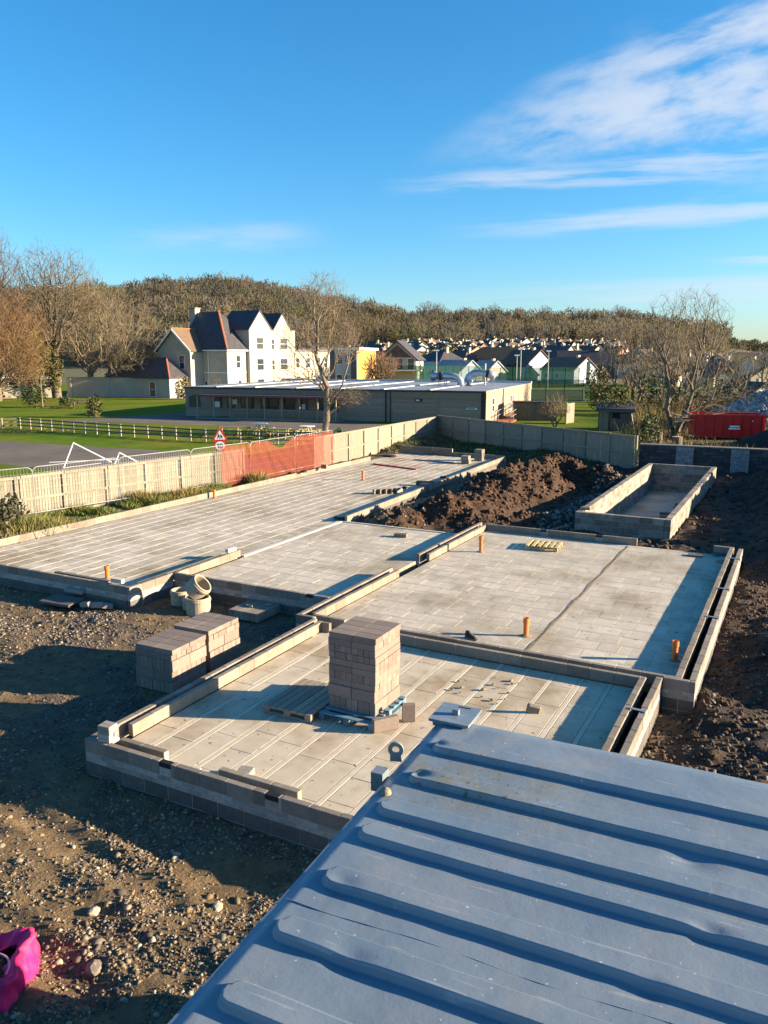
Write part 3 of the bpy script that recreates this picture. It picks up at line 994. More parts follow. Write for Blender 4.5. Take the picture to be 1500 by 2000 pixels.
for i in range(16):
    x, y = random.uniform(-5.2, -4.2), random.uniform(12.3, 13.6)
    s = random.uniform(.02, .06)
    o = ob('mortar_crumb', bevblock(s * 1.6, s, s * .7, M['block'], s * .25), None, (x, y, 0.002), (0, 0, random.uniform(0, 3)))
    tag(o, 'small mortar crumb on the closest floor below the back leaf', 'rubble', 'mortar crumbs on the closest floor')
# long floor: blocks set out for the next walls
G2 = 'blocks set on edge in a row on the long floor'
for k in range(5):
    o = ob('loose_block', bevblock(0.10, 0.44, 0.215, M['block']), None, (-16.35 + k * .20, 30.1 + k * .16, 0.003), (0, 0, -.1))
    tag(o, ('first', 'second', 'third', 'fourth', 'last')[k] + ' block from the left in the on-edge row on the long floor', 'block', G2)
for nm, x, y, n, lb in (('p', -16.75, 41.2, 2, 'two high block pile near the far corner of the long floor'), ('q', -16.55, 42.7, 3, 'three high block pile near the far corner of the long floor'),
                        ('r', -15.0, 32.0, 1, 'single square block pile beside the long floor right wall')):
    t = thing('block_pile', lb, 'block pile', (x, y, 0.003), .1, 'block piles on the long floor')
    for k in range(n):
        for j in range(2):
            ob('block', bevblock(0.44, 0.215, 0.215 if n > 1 else .3, M['block']), t, (random.uniform(-.03, .03), j * .22, k * (.217)), (0, 0, random.uniform(-.05, .05)))
o = MB().box(0, 0, 0, 3.2, .12, .05).build('plank', M['sign_red'], None, (-21.0, 38.7, 0.004), (0, 0, -.28))
tag(o, 'thin red plank lying across the long floor', 'plank')
o = MB().box(0, 0, 0, 2.6, .10, .05).build('plank', M['block_dark'], None, (-19.8, 41.4, 0.004), (0, 0, -.1))
tag(o, 'dark plank on the long floor near its far end', 'plank')
for i, (x, y, z, lx, lb) in enumerate(((-21.8, 33.0, .215, .35, 'black plastic bag on the long wall by the netting'), (-15.2, 30.9, .215, .3, 'dark offcut on the right wall of the long floor'),
                                       (-14.75, 24.6, .03, .35, 'black plastic scrap at the inner corner of the long floor'), (-21.9, 42.2, 0.01, .9, 'heap of black sheeting in the far corner of the long floor'),
                                       (-14.9, 34.6, .215, .35, 'dark offcut by the middle of the long floor right wall'))):
    b = MB()
    for k in range(5):
        b.lathe([(0.001, .0), (lx * .35, .01), (lx * .3, .06), (.001, .11)], 7, (random.uniform(-lx, lx) * .4, random.uniform(-.1, .1), 0))
    o = b.build('plastic_scrap', M['rubber'], None, (x, y, z))
    tag(o, lb, 'plastic scrap')
t = thing('block_pile', 'flat dark blocks beside the on-edge row of the long floor', 'block pile', (-15.75, 33.2, .003))
for k in range(4):
    ob('block', bevblock(0.44, 0.215, 0.10, M['block_dark']), t, (k % 2 * .48, k // 2 * .05, k // 2 * .102), (0, 0, random.uniform(-.2, .2)))
# loose coping blocks on the walls of the long floor
for i, (x, y, lb) in enumerate(((-15.35, 14.22, 'white block left on the near corner wall of the long floor'), (-14.66, 18.1, 'pale block standing on the divider by the small room'))):
    tag(ob('loose_block', bevblock(0.36, 0.12, 0.11, M['beam']), None, (x, y, TOP + .003), (0, 0, .05 if i == 0 else 1.5)), lb, 'block')
tag(MB().box(0, 0, 0, 2.0, .10, .19).build('inner_leaf', M['block_dark'], None, (-17.55, 14.33, 0.004), (0, 0, 0)), 'dark inner blocks behind the near wall of the long floor', 'block')
tag(MB().box(0, 0, 0, .1, 3.4, .18).build('inner_leaf', M['block'], None, (-14.86, 14.6, 0.004)), 'pale inner leaf along the near right edge of the long floor', 'wall')
tag(ob('loose_block', bevblock(0.3, 0.2, 0.2, M['block']), None, (-21.8, 34.6, TOP + .003), (0, 0, .1)), 'block standing on the long wall in front of the netting', 'block')
# slates at the far right corner of the square floor
for i, (x, y, r, lb) in enumerate(((-2.75, 24.85, .1, 'dark slate lying on the square floor near its far right corner'), (-2.0, 25.2, .7, 'dark slate leaning in the far right corner'), (-1.95, 24.5, -.5, 'pale slate beside the right inner leaf'))):
    tag(ob('slate', bevblock(.42, .26, .035, M['block_dark'] if i < 2 else M['block']), None, (x, y, .004 + (.02 if i == 1 else 0)), (.0, .12 if i == 1 else 0, r)), lb, 'slate', 'slates by the far right corner')
# wall ties over the cavities on the right
for i, (x, y, lb) in enumerate(((-2.0, 12.75, 'grey wall tie on the outer leaf nearest the roof'), (-1.42, 18.4, 'grey wall tie on the right outer leaf, nearest of three'),
                                (-1.42, 20.9, 'grey wall tie on the right outer leaf, middle of three'), (-1.42, 24.3, 'grey wall tie on the right outer leaf, farthest of three'))):
    b = MB().box(-.13, -.03, 0, .12, .03, .012).box(-.13, -.03, -.05, -.115, .03, 0).box(.12, -.06, -.05, .135, .09, .012)
    tag(b.build('wall_tie', M['galv'], None, (x, y, TOP + .004), (0, 0, random.uniform(-.1, .1))), lb, 'wall tie', 'wall ties over the cavities')

# orange drain stubs
for x, y, h, r, lb in ((-16.29, 14.99, .36, .055, 'orange drain stub at the near end of the long floor'), (-21.85, 26.2, .35, .055, 'orange drain stub beside the long wall and planted strip'),
                       (-18.73, 33.5, .44, .055, 'orange drain stub in the middle of the long floor'), (-8.45, 22.5, .50, .055, 'orange drain stub near the far left corner of the square floor'),
                       (-4.9, 15.9, .40, .055, 'orange drain stub beside the old shoe'), (-1.86, 15.9, .40, .055, 'orange drain stub beside the right inner leaf')):
    t = thing('drain_pipe', lb, 'drain pipe', (x, y, 0), 0, 'orange drain stubs')
    MB().lathe([(r, 0), (r, h - .12), (r + .012, h - .11), (r + .012, h), (r - .004, h), (r - .006, h - .25)], 20).build('pipe', M['clay_pipe'], t, smooth=False)
    MB().lathe([(r - .006, h - .06), (.001, h - .07)], 20).build('bore', M['pipe_bore'], t)  # disc across the pipe, the inner shade put into its colour
    MB().lathe([(r + .055, .0005), (r + .045, .012), (r, .02)], 16).build('collar', M['grout'], t)
# the old shoe
t = thing('shoe', 'old black work shoe left on the square floor by the drain', 'shoe', (-5.86, 15.16, 0), -.35)
b = MB()
pr_ = [(0, .0), (.30, .0), (.30, .035), (.0, .035)]
sv = [(-.15, .045), (-.10, .055), (0.0, .048), (.08, .058), (.15, .03)]
b = MB()
n = len(sv)
for z in (0.0, .03):
    for (x, w) in sv:
        b.v += [(x, -w, z), (x, w, z)]
for i in range(n - 1):
    a = 2 * i
    b.f += [(a, a + 2, a + 3, a + 1), (2 * n + a, 2 * n + a + 1, 2 * n + a + 3, 2 * n + a + 2), (a, 2 * n + a, 2 * n + a + 2, a + 2), (a + 1, a + 3, 2 * n + a + 3, 2 * n + a + 1)]
b.build('sole', M['shoe_sole'], t)
b = MB()
secs = [(-.145, .04, .155), (-.09, .05, .17), (-.03, .048, .135), (.03, .045, .095), (.09, .05, .075), (.14, .028, .05)]
for (x, w, h) in secs:
    for k in range(7):
        a = math.pi * k / 6
        b.v.append((x, -w * math.cos(a), .03 + (h - .03) * math.sin(a) ** .7))
for i in range(len(secs) - 1):
    for k in range(6):
        a = i * 7 + k
        b.f.append((a, a + 1, a + 8, a + 7))
b.f += [tuple(range(6, -1, -1)), tuple(35 + k for k in range(7))]
b.build('upper', M['rubber'], t, smooth=True)
b = MB()
for k in range(3):
    b.tube([(-.03 + k * .035, -.03, .128 - k * .018), (-.03 + k * .035, 0, .14 - k * .02), (-.03 + k * .035, .03, .128 - k * .018)], .004, 5)
b.build('lace', M['shoe_sole'], t)


# clay rings
def ring(label, loc, rot, r=.30, h=.42):
    t = thing('pipe_ring', label, 'pipe ring', loc, 0, 'clay pipe rings by the low pack')
    t.rotation_euler = rot
    MB().lathe([(r, 0), (r, h), (r - .01, h + .012), (r - .035, h + .012), (r - .045, h), (r - .045, 0), (r, 0)], 28).build('ring_body', M['clay_ring'], t, smooth=False)
    MB().lathe([(r + .004, h - .10), (r + .016, h - .09), (r + .016, h - .04), (r + .004, h - .03)], 28).build('rim_band', M['clay_ring'], t)


ring('left upright clay pipe ring by the small room wall', (-13.85, 15.15, -.38), (0, 0, 0), .27, .36)
ring('right upright clay pipe ring under the tilted one', (-12.95, 14.75, -.38), (0, 0, 0), .30, .40)
ring('tilted clay pipe ring resting on the right one', (-13.18, 14.85, .10), (0, math.radians(48), .25), .27, .36)
ring('half hidden clay pipe ring between the other rings', (-13.35, 14.95, -.38), (0, 0, 0), .22, .30)
# slabs and bricks by the long floor's near wall
tag(ob('stone_slab', bevblock(1.0, .55, .07, M['block_dark'], .015), None, (-16.9, 13.25, -.30), (.08, 0, .08)), 'dark flat slab lying against the near wall of the long floor', 'slab')
tag(ob('lintel', bevblock(.62, .12, .09, M['brick'], .008), None, (-16.75, 13.93, -.15), (0, 0, .02)), 'pale lintel over the opening in the near wall of the long floor', 'lintel')
for k in range(3):
    tag(ob('loose_block', bevblock(.3, .14, .12, M['brick'], .01), None, (-15.75 + k * .24, 13.55 + .1 * k, -.33), (.1, .2 * (k - 1), .4 * k)),
        ('left', 'middle', 'right')[k] + ' loose brick at the foot of the long floor corner', 'brick', 'bricks at the foot of the corner')

# ------------------------------------------------------------------ blue container roof under the camera
def container_material():
    m = bpy.data.materials.new('container_paint')
    m.use_nodes = True
    N, L = m.node_tree.nodes, m.node_tree.links
    bs = N['Principled BSDF']
    tc = N.new('ShaderNodeTexCoord')

    def nz(sc, det=5, stretch=None, rg=.6):
        src = tc.outputs['Object']
        if stretch:
            mp = N.new('ShaderNodeMapping')
            mp.inputs['Scale'].default_value = stretch
            L.new(src, mp.inputs[0])
            src = mp.outputs[0]
        n = N.new('ShaderNodeTexNoise')
        n.inputs['Scale'].default_value = sc
        n.inputs['Detail'].default_value = det
        n.inputs['Roughness'].default_value = rg
        L.new(src, n.inputs['Vector'])
        return n.outputs['Fac']

    def rmp(x, lo, hi, a=0., b=1.):
        r = N.new('ShaderNodeMapRange')
        for k, q in (('From Min', lo), ('From Max', hi), ('To Min', a), ('To Max', b)):
            r.inputs[k].default_value = q
        L.new(x, r.inputs['Value'])
        return r.outputs[0]

    def mix(f, a, b):
        x = N.new('ShaderNodeMixRGB')
        L.new(f, x.inputs[0])
        for i, q in ((1, a), (2, b)):
            if isinstance(q, tuple):
                x.inputs[i].default_value = (*q, 1)
            else:
                L.new(q, x.inputs[i])
        return x.outputs[0]
    c = mix(rmp(nz(1.1, 6), .35, .68), (0.138, 0.188, 0.240), (0.18, 0.22, 0.262))
    c = mix(rmp(nz(2.4, 8, (1, .5, 1), .7), .52, .72, 0, .6), c, (0.235, 0.24, 0.235))
    # green-brown lichen patch near the middle of the roof, fading out
    gd = N.new('ShaderNodeVectorMath')
    gd.operation = 'DISTANCE'
    mp = N.new('ShaderNodeMapping')
    mp.inputs['Location'].default_value = (-0.40, 0.98 * 2.0, 0)
    mp.inputs['Scale'].default_value = (0.8, 2.0, 1)
    L.new(tc.outputs['Object'], mp.inputs[0])
    L.new(mp.outputs[0], gd.inputs[0])
    near = rmp(gd.outputs['Value'], .25, 1.1, 1, 0)
    mu = N.new('ShaderNodeMath')
    mu.operation = 'MULTIPLY'
    L.new(near, mu.inputs[0])
    L.new(rmp(nz(5, 8, None, .75), .42, .68), mu.inputs[1])
    c = mix(mu.outputs[0], c, (0.185, 0.165, 0.095))
    mu2 = N.new('ShaderNodeMath')
    mu2.operation = 'MULTIPLY'
    L.new(near, mu2.inputs[0])
    L.new(rmp(nz(26, 4), .60, .66), mu2.inputs[1])
    c = mix(mu2.outputs[0], c, (0.07, 0.06, 0.035))
    c = mix(rmp(nz(3.7, 3, None, .5), .735, .76, 0, .8), c, (0.30, 0.13, 0.04))
    c = mix(rmp(nz(55, 2), .70, .74, 0, .7), c, (0.07, 0.075, 0.075))
    c = mix(rmp(nz(30, 2, None, .4), .735, .75, 0, .6), c, (0.5, 0.52, 0.54))
    c = mix(rmp(nz(9, 3, (.25, 3.5, 1), .5), .66, .70, 0, .45), c, (0.34, 0.35, 0.35))
    c = mix(rmp(nz(1.7, 8, (2.2, .6, 1), .75), .56, .74, 0, .55), c, (0.095, 0.115, 0.13))
    c = mix(rmp(nz(16, 4, None, .7), .70, .735, 0, .85), c, (0.20, 0.095, 0.04))
    L.new(c, bs.inputs['Base Color'])
    L.new(rmp(nz(6, 6), .3, .7, .26, .46), bs.inputs['Roughness'])
    bs.inputs['Specular IOR Level'].default_value = .55
    b1 = N.new('ShaderNodeBump')
    b1.inputs['Distance'].default_value = .0011
    b1.inputs['Strength'].default_value = .9
    L.new(nz(45, 5), b1.inputs['Height'])
    b2 = N.new('ShaderNodeBump')
    b2.inputs['Distance'].default_value = .02
    b2.inputs['Strength'].default_value = .35
    L.new(nz(2.2, 3), b2.inputs['Height'])
    L.new(b1.outputs[0], b2.inputs['Normal'])
    L.new(b2.outputs[0], bs.inputs['Normal'])
    MATS['container_paint'] = m


container_material()


def build_container():
    rz = math.radians(2.5)
    W, Ln, zr = 3.25, 6.06, 2.80
    t = thing('container', 'weathered blue grey shipping container with ribbed roof under the viewpoint', 'container', (-2.59, 6.02, zr), rz)
    # roof panel as a fine sheet: local x across (0..W), local y towards the camera is negative
    ribs = [-0.43, -0.94, -1.42, -1.74, -2.24, -2.74, -3.25, -3.72, -4.22, -4.72]     # far edges of the raised ribs
    xs = np.unique(np.concatenate([np.linspace(0, W, 70), np.linspace(0.03, .45, 40), np.linspace(W - .45, W - .03, 40)]))
    fine = []
    for r in ribs:
        fine += list(np.linspace(r + .03, r - .27, 60))
    ys = np.unique(np.concatenate([np.linspace(0, -Ln + .02, 130), np.array(fine)]))
    X, Y = np.meshgrid(xs, ys)
    Z = np.zeros_like(X)
    rw, rh = 0.200, 0.052
    for k, r in enumerate(ribs):
        cy_ = r - rw / 2
        x0, x1 = 0.14 + .015 * math.sin(k * 2.1), W - .14
        # rounded-rectangle distance
        hx, hy, rad = (x1 - x0) / 2, rw / 2, 0.085
        qx, qy = np.abs(X - (x0 + x1) / 2) - hx + rad, np.abs(Y - cy_) - hy + rad
        dist = np.hypot(np.maximum(qx, 0), np.maximum(qy, 0)) + np.minimum(np.maximum(qx, qy), 0) - rad
        far_ = smooth(Y - cy_, -.01, .05)
        Z += rh * (smooth(-dist, -.004, .016) * (1 - far_) + np.clip((-dist + .002) / .046, 0, 1) * far_) * (1 + .10 * (fbm(X, Y, 1.2, 3, 90 + k) - .5))
    # sheet wander and dents
    Z += .012 * (fbm(X, Y, 1.1, 3, 201) - .5) + .003 * (fbm(X, Y, 5, 2, 205) - .5)
    for (dx, dy, r, dp) in ((2.30, -1.92, .08, -.020), (2.05, -2.46, .06, -.016), (.30, -2.40, .09, -.010), (0.22, -1.05, .08, -.03), (2.15, -1.25, .12, -.02), (.17, -.55, .07, -.02),
                            (.62, -2.92, .1, -.014), (1.2, -.2, .3, -.01), (.8, -3.4, .25, -.012)):
        Z += dp * np.exp(-((X - dx) ** 2 + ((Y - dy) * 1.5) ** 2) / (r * r))
    Z -= .02 * smooth(-X, -.10, 0.0) + 0.012 * smooth(Y, -.08, 0)
    n, m = X.shape
    idx = np.arange(n * m).reshape(n, m)
    f = np.stack([idx[:-1, :-1], idx[1:, :-1], idx[1:, 1:], idx[:-1, 1:]], -1).reshape(-1, 4)
    ob('roof_panel', np_mesh('roof_panel', np.stack([X, Y, Z], -1).reshape(-1, 3), f, M['container_paint'], smooth=True), t)
    # weld seam between roof sheets
    b = MB()
    pts = [(x, -2.62 - .012 * math.sin(x * 5), -.001 + .003 * math.sin(x * 9) ** 2) for x in np.linspace(.04, W - .04, 60)]
    b.tube(pts, [random.uniform(.002, .0045) for _ in pts], 5)
    b.build('weld_seam', M['container_paint'], t)
    # sides: corrugated, with top rails
    H = zr + .35
    for side, sx in (('side_wall', -.0), ('side_wall', W)):
        b = MB()
        y = 0
        k = 0
        prof = []
        while y > -Ln:
            prof += [(y, 0.0), (y - .07, 0.0), (y - .11, .036), (y - .18, .036)]
            y -= .22
        for j, (yy, off) in enumerate(prof):
            xo = sx + (off if sx == 0 else -off) + (.02 if sx == 0 else -.02)
            b.v += [(xo, max(yy, -Ln), -.10), (xo, max(yy, -Ln), -H + .2)]
        for j in range(len(prof) - 1):
            b.f.append((2 * j, 2 * j + 1, 2 * j + 3, 2 * j + 2))
        b.build(side, M['container_paint'], t)
        s = 1 if sx == 0 else -1
        MB().box(min(sx, sx + s * .05), -Ln, -.11, max(sx, sx + s * .05), -.001, -.024).build('top_rail', M['container_paint'], t)
        MB().box(min(sx, sx + s * .06), -Ln, -H, max(sx, sx + s * .06), -.001, -H + .2).build('bottom_rail', M['container_paint'], t)
    MB().box(0.001, -.07, -H, W - .001, -.004, -.028).build('end_wall', M['container_paint'], t)
    MB().box(0.001, -Ln + .004, -H, W - .001, -Ln + .07, -.028).build('end_wall', M['container_paint'], t)
    # corner plate with its slot and stop block at the far left corner
    b = MB().box(-.06, -.15, .012, .30, .22, .036)
    b.build('corner_plate', M['container_paint'], t)
    MB().box(-.03, -.13, -.03, .28, .19, .0119).build('corner_casting', M['container_paint'], t)
    MB().box(.10, .165, .0362, .21, .185, .0375).build('plate_slot', M['rubber'], t)  # black strip stands in for the shade inside the slot
    MB().box(.10, .0, .0362, .155, .045, .085).build('stop_block', M['container_paint'], t)
    # lifting eye and bracket on the left edge
    b = MB()
    prof = [(.030, -.012), (.030, .012), (.062, .012), (.062, -.012), (.030, -.012)]
    b.lathe(prof, 20)
    b.box(-.045, -.10, -.011, .045, -.045, .011)
    b.xf(Matrix.Rotation(math.radians(90), 4, 'X'))
    b.build('lifting_eye', M['galv'], t, (-.075, -.80, .05), (0, 0, .25))
    MB().box(-.10, -1.20, -.10, -.004, -1.09, .05).build('side_bracket', M['container_paint'], t)
    b = MB().lathe([(.001, .03), (.025, .026), (.036, .012), (.04, -.01)], 12)
    b.build('weld_blob', M['grout'], t, (.10, -1.36, .02), (0, 0, 0), smooth=True)
    return t


build_container()


# ------------------------------------------------------------------ pink rubble sack
def build_bag():
    t = thing('rubble_sack', 'bright pink rubble sack slumped on the gravel at the lower left', 'sack', (-6.80, 4.30, -0.33), 0)
    nu, nv = 72, 30
    vts, fs = [], []
    for j in range(nv + 1):
        v_ = j / nv
        for i in range(nu):
            a = 2 * math.pi * i / nu
            prof = (1.0 - .12 * v_) if v_ < .75 else (0.91 - 1.9 * (v_ - .75) ** 1.2)
            sq = 1 / max(abs(math.cos(a)), abs(math.sin(a))) ** .55
            fold = 1 + .075 * math.sin(5 * a + 5 * v_) * (.2 + v_) + .05 * math.sin(11 * a - 7 * v_ + 1) * (.15 + v_) + .03 * math.sin(23 * a + 9 * v_)
            r = .50 * prof * sq * fold
            z = .66 * min(v_ / .86, 1.0) ** .85 - (.22 * max(v_ - .84, 0) / .16) + .05 * math.sin(3 * a) * v_ + .03 * math.sin(7 * a + 2) * v_
            vts.append((r * math.cos(a), r * .92 * math.sin(a), z - .02))
    for j in range(nv):
        for i in range(nu):
            k = (i + 1) % nu
            fs.append((j * nu + i, j * nu + k, (j + 1) * nu + k, (j + 1) * nu + i))
    ob('bag', np_mesh('bag', vts, fs, M['pink_bag'], smooth=True), t, rot=(0, 0, .5), scale=(1, 1, .62))
    for (a0, cx) in ((.2, .26), (2.0, .05)):
        b = MB()
        pts = []
        for k in range(18):
            s = k / 17
            pts.append((cx + .22 * math.cos(a0 + s * 2.2), -.10 + .22 * math.sin(a0 + s * 2.2) * .8, .405 + .02 * math.sin(math.pi * s)))
        b.tube(pts, .010, 6)
        b.build('handle', M['bag_cord'], t)
    b = MB()
    n = 14
    for i in range(n):
        for j in range(6):
            b.v.append((.28 + i * .030, -.44 + j * .045 + .03 * math.sin(i * .9), .10 + .05 * math.sin(i * .7 + j) - .006 * i))
    for i in range(n - 1):
        for j in range(5):
            a = i * 6 + j
            b.f.append((a, a + 6, a + 7, a + 1))
    b.build('loose_flap', M['bag_lining'], t, smooth=True)


build_bag()


# ------------------------------------------------------------------ stones and clods
def stones(name, label, pts, sizes, cols, m, flat_=.62):
    """pts (n,3); one object of n jittered low stones"""
    ph = (1 + 5 ** .5) / 2
    ico = np.array([(-1, ph, 0), (1, ph, 0), (-1, -ph, 0), (1, -ph, 0), (0, -1, ph), (0, 1, ph), (0, -1, -ph), (0, 1, -ph), (ph, 0, -1), (ph, 0, 1), (-ph, 0, -1), (-ph, 0, 1)]) / 1.9
    fc = np.array([(0, 11, 5), (0, 5, 1), (0, 1, 7), (0, 7, 10), (0, 10, 11), (1, 5, 9), (5, 11, 4), (11, 10, 2), (10, 7, 6), (7, 1, 8), (3, 9, 4), (3, 4, 2), (3, 2, 6), (3, 6, 8), (3, 8, 9), (4, 9, 5), (2, 4, 11), (6, 2, 10), (8, 6, 7), (9, 8, 1)])
    octa = np.array([(1, 0, 0), (-1, 0, 0), (0, 1, 0), (0, -1, 0), (0, 0, 1), (0, 0, -1)], float) * 1.05
    of = np.array([(0, 2, 4), (2, 1, 4), (1, 3, 4), (3, 0, 4), (2, 0, 5), (1, 2, 5), (3, 1, 5), (0, 3, 5)])
    VV, FF, CC, off = [], [], [], 0
    small = sizes < .034
    for sel, tv, tf in ((small, octa, of), (~small, ico, fc)):
        n, m_ = int(sel.sum()), len(tv)
        if not n:
            continue
        v = tv[None] * (1 + RNG.uniform(-.42, .42, (n, m_, 1)))
        v = v * np.stack([RNG.uniform(.7, 1.25, n), RNG.uniform(.6, 1.0, n), RNG.uniform(.8, 1.2, n) * flat_], -1)[:, None]
        ax, az = RNG.uniform(-.6, .6, n), RNG.uniform(0, 6.28, n)
        c, s = np.cos(ax)[:, None], np.sin(ax)[:, None]
        v = np.stack([v[..., 0], v[..., 1] * c - v[..., 2] * s, v[..., 1] * s + v[..., 2] * c], -1)
        c, s = np.cos(az)[:, None], np.sin(az)[:, None]
        v = np.stack([v[..., 0] * c - v[..., 1] * s, v[..., 0] * s + v[..., 1] * c, v[..., 2]], -1)
        v = v * sizes[sel][:, None, None] + pts[sel][:, None]
        VV.append(v.reshape(-1, 3))
        FF.append((tf[None] + (np.arange(n) * m_)[:, None, None]).reshape(-1, 3) + off)
        CC.append(np.repeat(cols[sel], m_, 0))
        off += n * m_
    me = np_mesh(name, np.concatenate(VV), np.concatenate(FF), m, col=np.concatenate(CC))
    return tag(ob(name, me), label, name.replace('_', ' ') if label else None, kind='stuff')


def outside(x, y, mg=0.03):
    ok = np.ones(len(x), bool)
    for (x0, y0, x1, y1) in BAYS:
        ok &= ~((x > x0 - mg) & (x < x1 + mg) & (y > y0 - mg) & (y < y1 + mg))
    return ok


def scatter():
    # yard gravel, denser in patches, finer with distance
    P, S, C = [], [], []

    def emit(n, x0, x1, y0, y1, smin, smax, dens, pal, powr=2.2, sink=.25):
        x, y = RNG.uniform(x0, x1, n), RNG.uniform(y0, y1, n)
        k = (RNG.uniform(0, 1, n) < dens(x, y)) & outside(x, y)
        x, y = x[k], y[k]
        s = smin + (smax - smin) * RNG.uniform(0, 1, len(x)) ** powr
        z = site_h(x, y) + s * (.45 - sink)
        pal = np.array(pal) * .82
        c = pal[RNG.integers(0, len(pal), len(x))] * RNG.uniform(.7, 1.25, (len(x), 1))
        P.append(np.stack([x, y, z], -1))
        S.append(s)
        C.append(c)
    grey = [(0.17, 0.14, 0.11), (0.21, 0.175, 0.13), (0.13, 0.105, 0.085), (0.27, 0.225, 0.165), (0.16, 0.12, 0.085), (0.10, 0.085, 0.075)]
    tan = grey + [(0.30, 0.215, 0.12), (0.25, 0.18, 0.10), (0.42, 0.36, 0.26)]

    def d1(x, y):
        g = fbm(x, y, .55, 4, 71) * .6 + fbm(x, y, 2.1, 4, 75) * .4
        return np.clip(.10 + .9 * smooth(-g, -.52, -.40), 0, 1)
    emit(46000, -12, -4.4, 3.6, 8.0, .006, .036, d1, tan, 2.4, .48)
    emit(600, -11, -4.4, 3.6, 7.6, .025, .075, lambda x, y: .25 + .6 * d1(x, y), tan, 3.0, .45)
    emit(30000, -17, -9.2, 6.8, 15.6, .008, .042, lambda x, y: .2 + .6 * d1(x, y), grey, 2.6, .35)
    emit(13000, -25, -14, 8, 14.2, .012, .055, lambda x, y: .2 + .6 * d1(x, y), tan, 2.4, .35)
    stones('gravel', None, np.concatenate(P), np.concatenate(S), np.concatenate(C), M['stones'])
    P.clear(), S.clear(), C.clear()
    soil = [(0.10, 0.065, 0.04), (0.075, 0.05, 0.033), (0.13, 0.085, 0.055), (0.06, 0.042, 0.03)]
    red = [(0.095, 0.05, 0.03), (0.075, 0.04, 0.025), (0.055, 0.031, 0.021), (0.12, 0.062, 0.034)]
    emit(14000, -1.85, 2.2, 9.5, 26, .012, .06, lambda x, y: .35 + .5 * fbm(x, y, 1.1, 3, 77), soil, 2.6)
    emit(2200, -1.8, 1.5, 9.5, 17, .012, .060, lambda x, y: np.full_like(x, .55), [(0.19, 0.155, 0.115), (0.13, 0.10, 0.07), (0.25, 0.215, 0.165), (0.13, 0.065, 0.04)], 2.4, .42)
    emit(16000, -14, -7.2, 24.6, 42, .02, .13, lambda x, y: smooth(heap(x, y), .05, .4) * .55, red, 3.2, .45)
    emit(6000, -9.6, 1.5, 25.8, 45, .03, .13, lambda x, y: .35 + 0 * x, soil, 2.4)
    emit(7000, -15.3, -9.8, 24.6, 44, .02, .07, lambda x, y: smooth(-x, 11.5, 13.5) * .9, [(0.25, 0.21, 0.15), (0.33, 0.28, 0.20), (0.19, 0.155, 0.11)], 2.0)
    emit(2500, -8.5, -7.0, 26.5, 40, .03, .11, lambda x, y: .7 + 0 * x, [(0.22, 0.20, 0.18), (0.12, 0.10, 0.08), (0.30, 0.27, 0.23)], 2.0)
    emit(7000, -24, -8, 44.6, 52, .03, .12, lambda x, y: .5 + 0 * x, soil, 2.4)
    stones('soil_clods', None, np.concatenate(P), np.concatenate(S), np.concatenate(C), M['stones'], .75)


scatter()
for i, (x, y, s, lb) in enumerate(((-5.95, 4.95, .085, 'pale angular stone lying right of the pink sack'), (-5.5, 6.35, .065, 'small tan stone standing alone in the middle of the yard earth'),
                                   (-6.6, 5.55, .06, 'small tan stone lying above the pink sack'))):
    b = MB()
    import bmesh
    bm = bmesh.new()
    bmesh.ops.create_icosphere(bm, subdivisions=2, radius=s)
    for vv in bm.verts:
        vv.co *= 1 + random.uniform(-.16, .16)
        vv.co.z *= .7
        vv.co.x *= 1.3
    me = bpy.data.meshes.new('stone')
    bm.to_mesh(me)
    bm.free()
    me.materials.append(M['block'] if i == 0 else M['clay_ring'])
    o = ob('stone', me, None, (x, y, float(site_h(x, y)) + s * .35), (0, 0, random.uniform(0, 3)))
    tag(o, lb, 'stone', 'single stones in the yard')
# ------------------------------------------------------------------ trees
def seg_mesh(segs, n):
    """tapered open prisms for an array of segments (m, 8): p0 xyz, p1 xyz, r0, r1"""
    S = np.asarray(segs, float)
    p0, p1, r0, r1 = S[:, :3], S[:, 3:6], S[:, 6], S[:, 7]
    t = p1 - p0
    t /= np.maximum(np.linalg.norm(t, axis=1), 1e-6)[:, None]
    ref = np.where(np.abs(t[:, 2:3]) > .9, np.array([[1., 0, 0]]), np.array([[0, 0, 1.]]))
    s = np.cross(t, ref)
    s /= np.maximum(np.linalg.norm(s, axis=1), 1e-6)[:, None]
    u = np.cross(s, t)
    a = 2 * np.pi * np.arange(n) / n
    ring = s[:, None] * np.cos(a)[None, :, None] + u[:, None] * np.sin(a)[None, :, None]
    v = np.concatenate([p0[:, None] + ring * r0[:, None, None], p1[:, None] + ring * r1[:, None, None]], 1).reshape(-1, 3)
    k = np.arange(n)
    q = np.stack([k, (k + 1) % n, (k + 1) % n + n, k + n], -1)
    f = (q[None] + (np.arange(len(S)) * 2 * n)[:, None, None]).reshape(-1, 4)
    return v, f


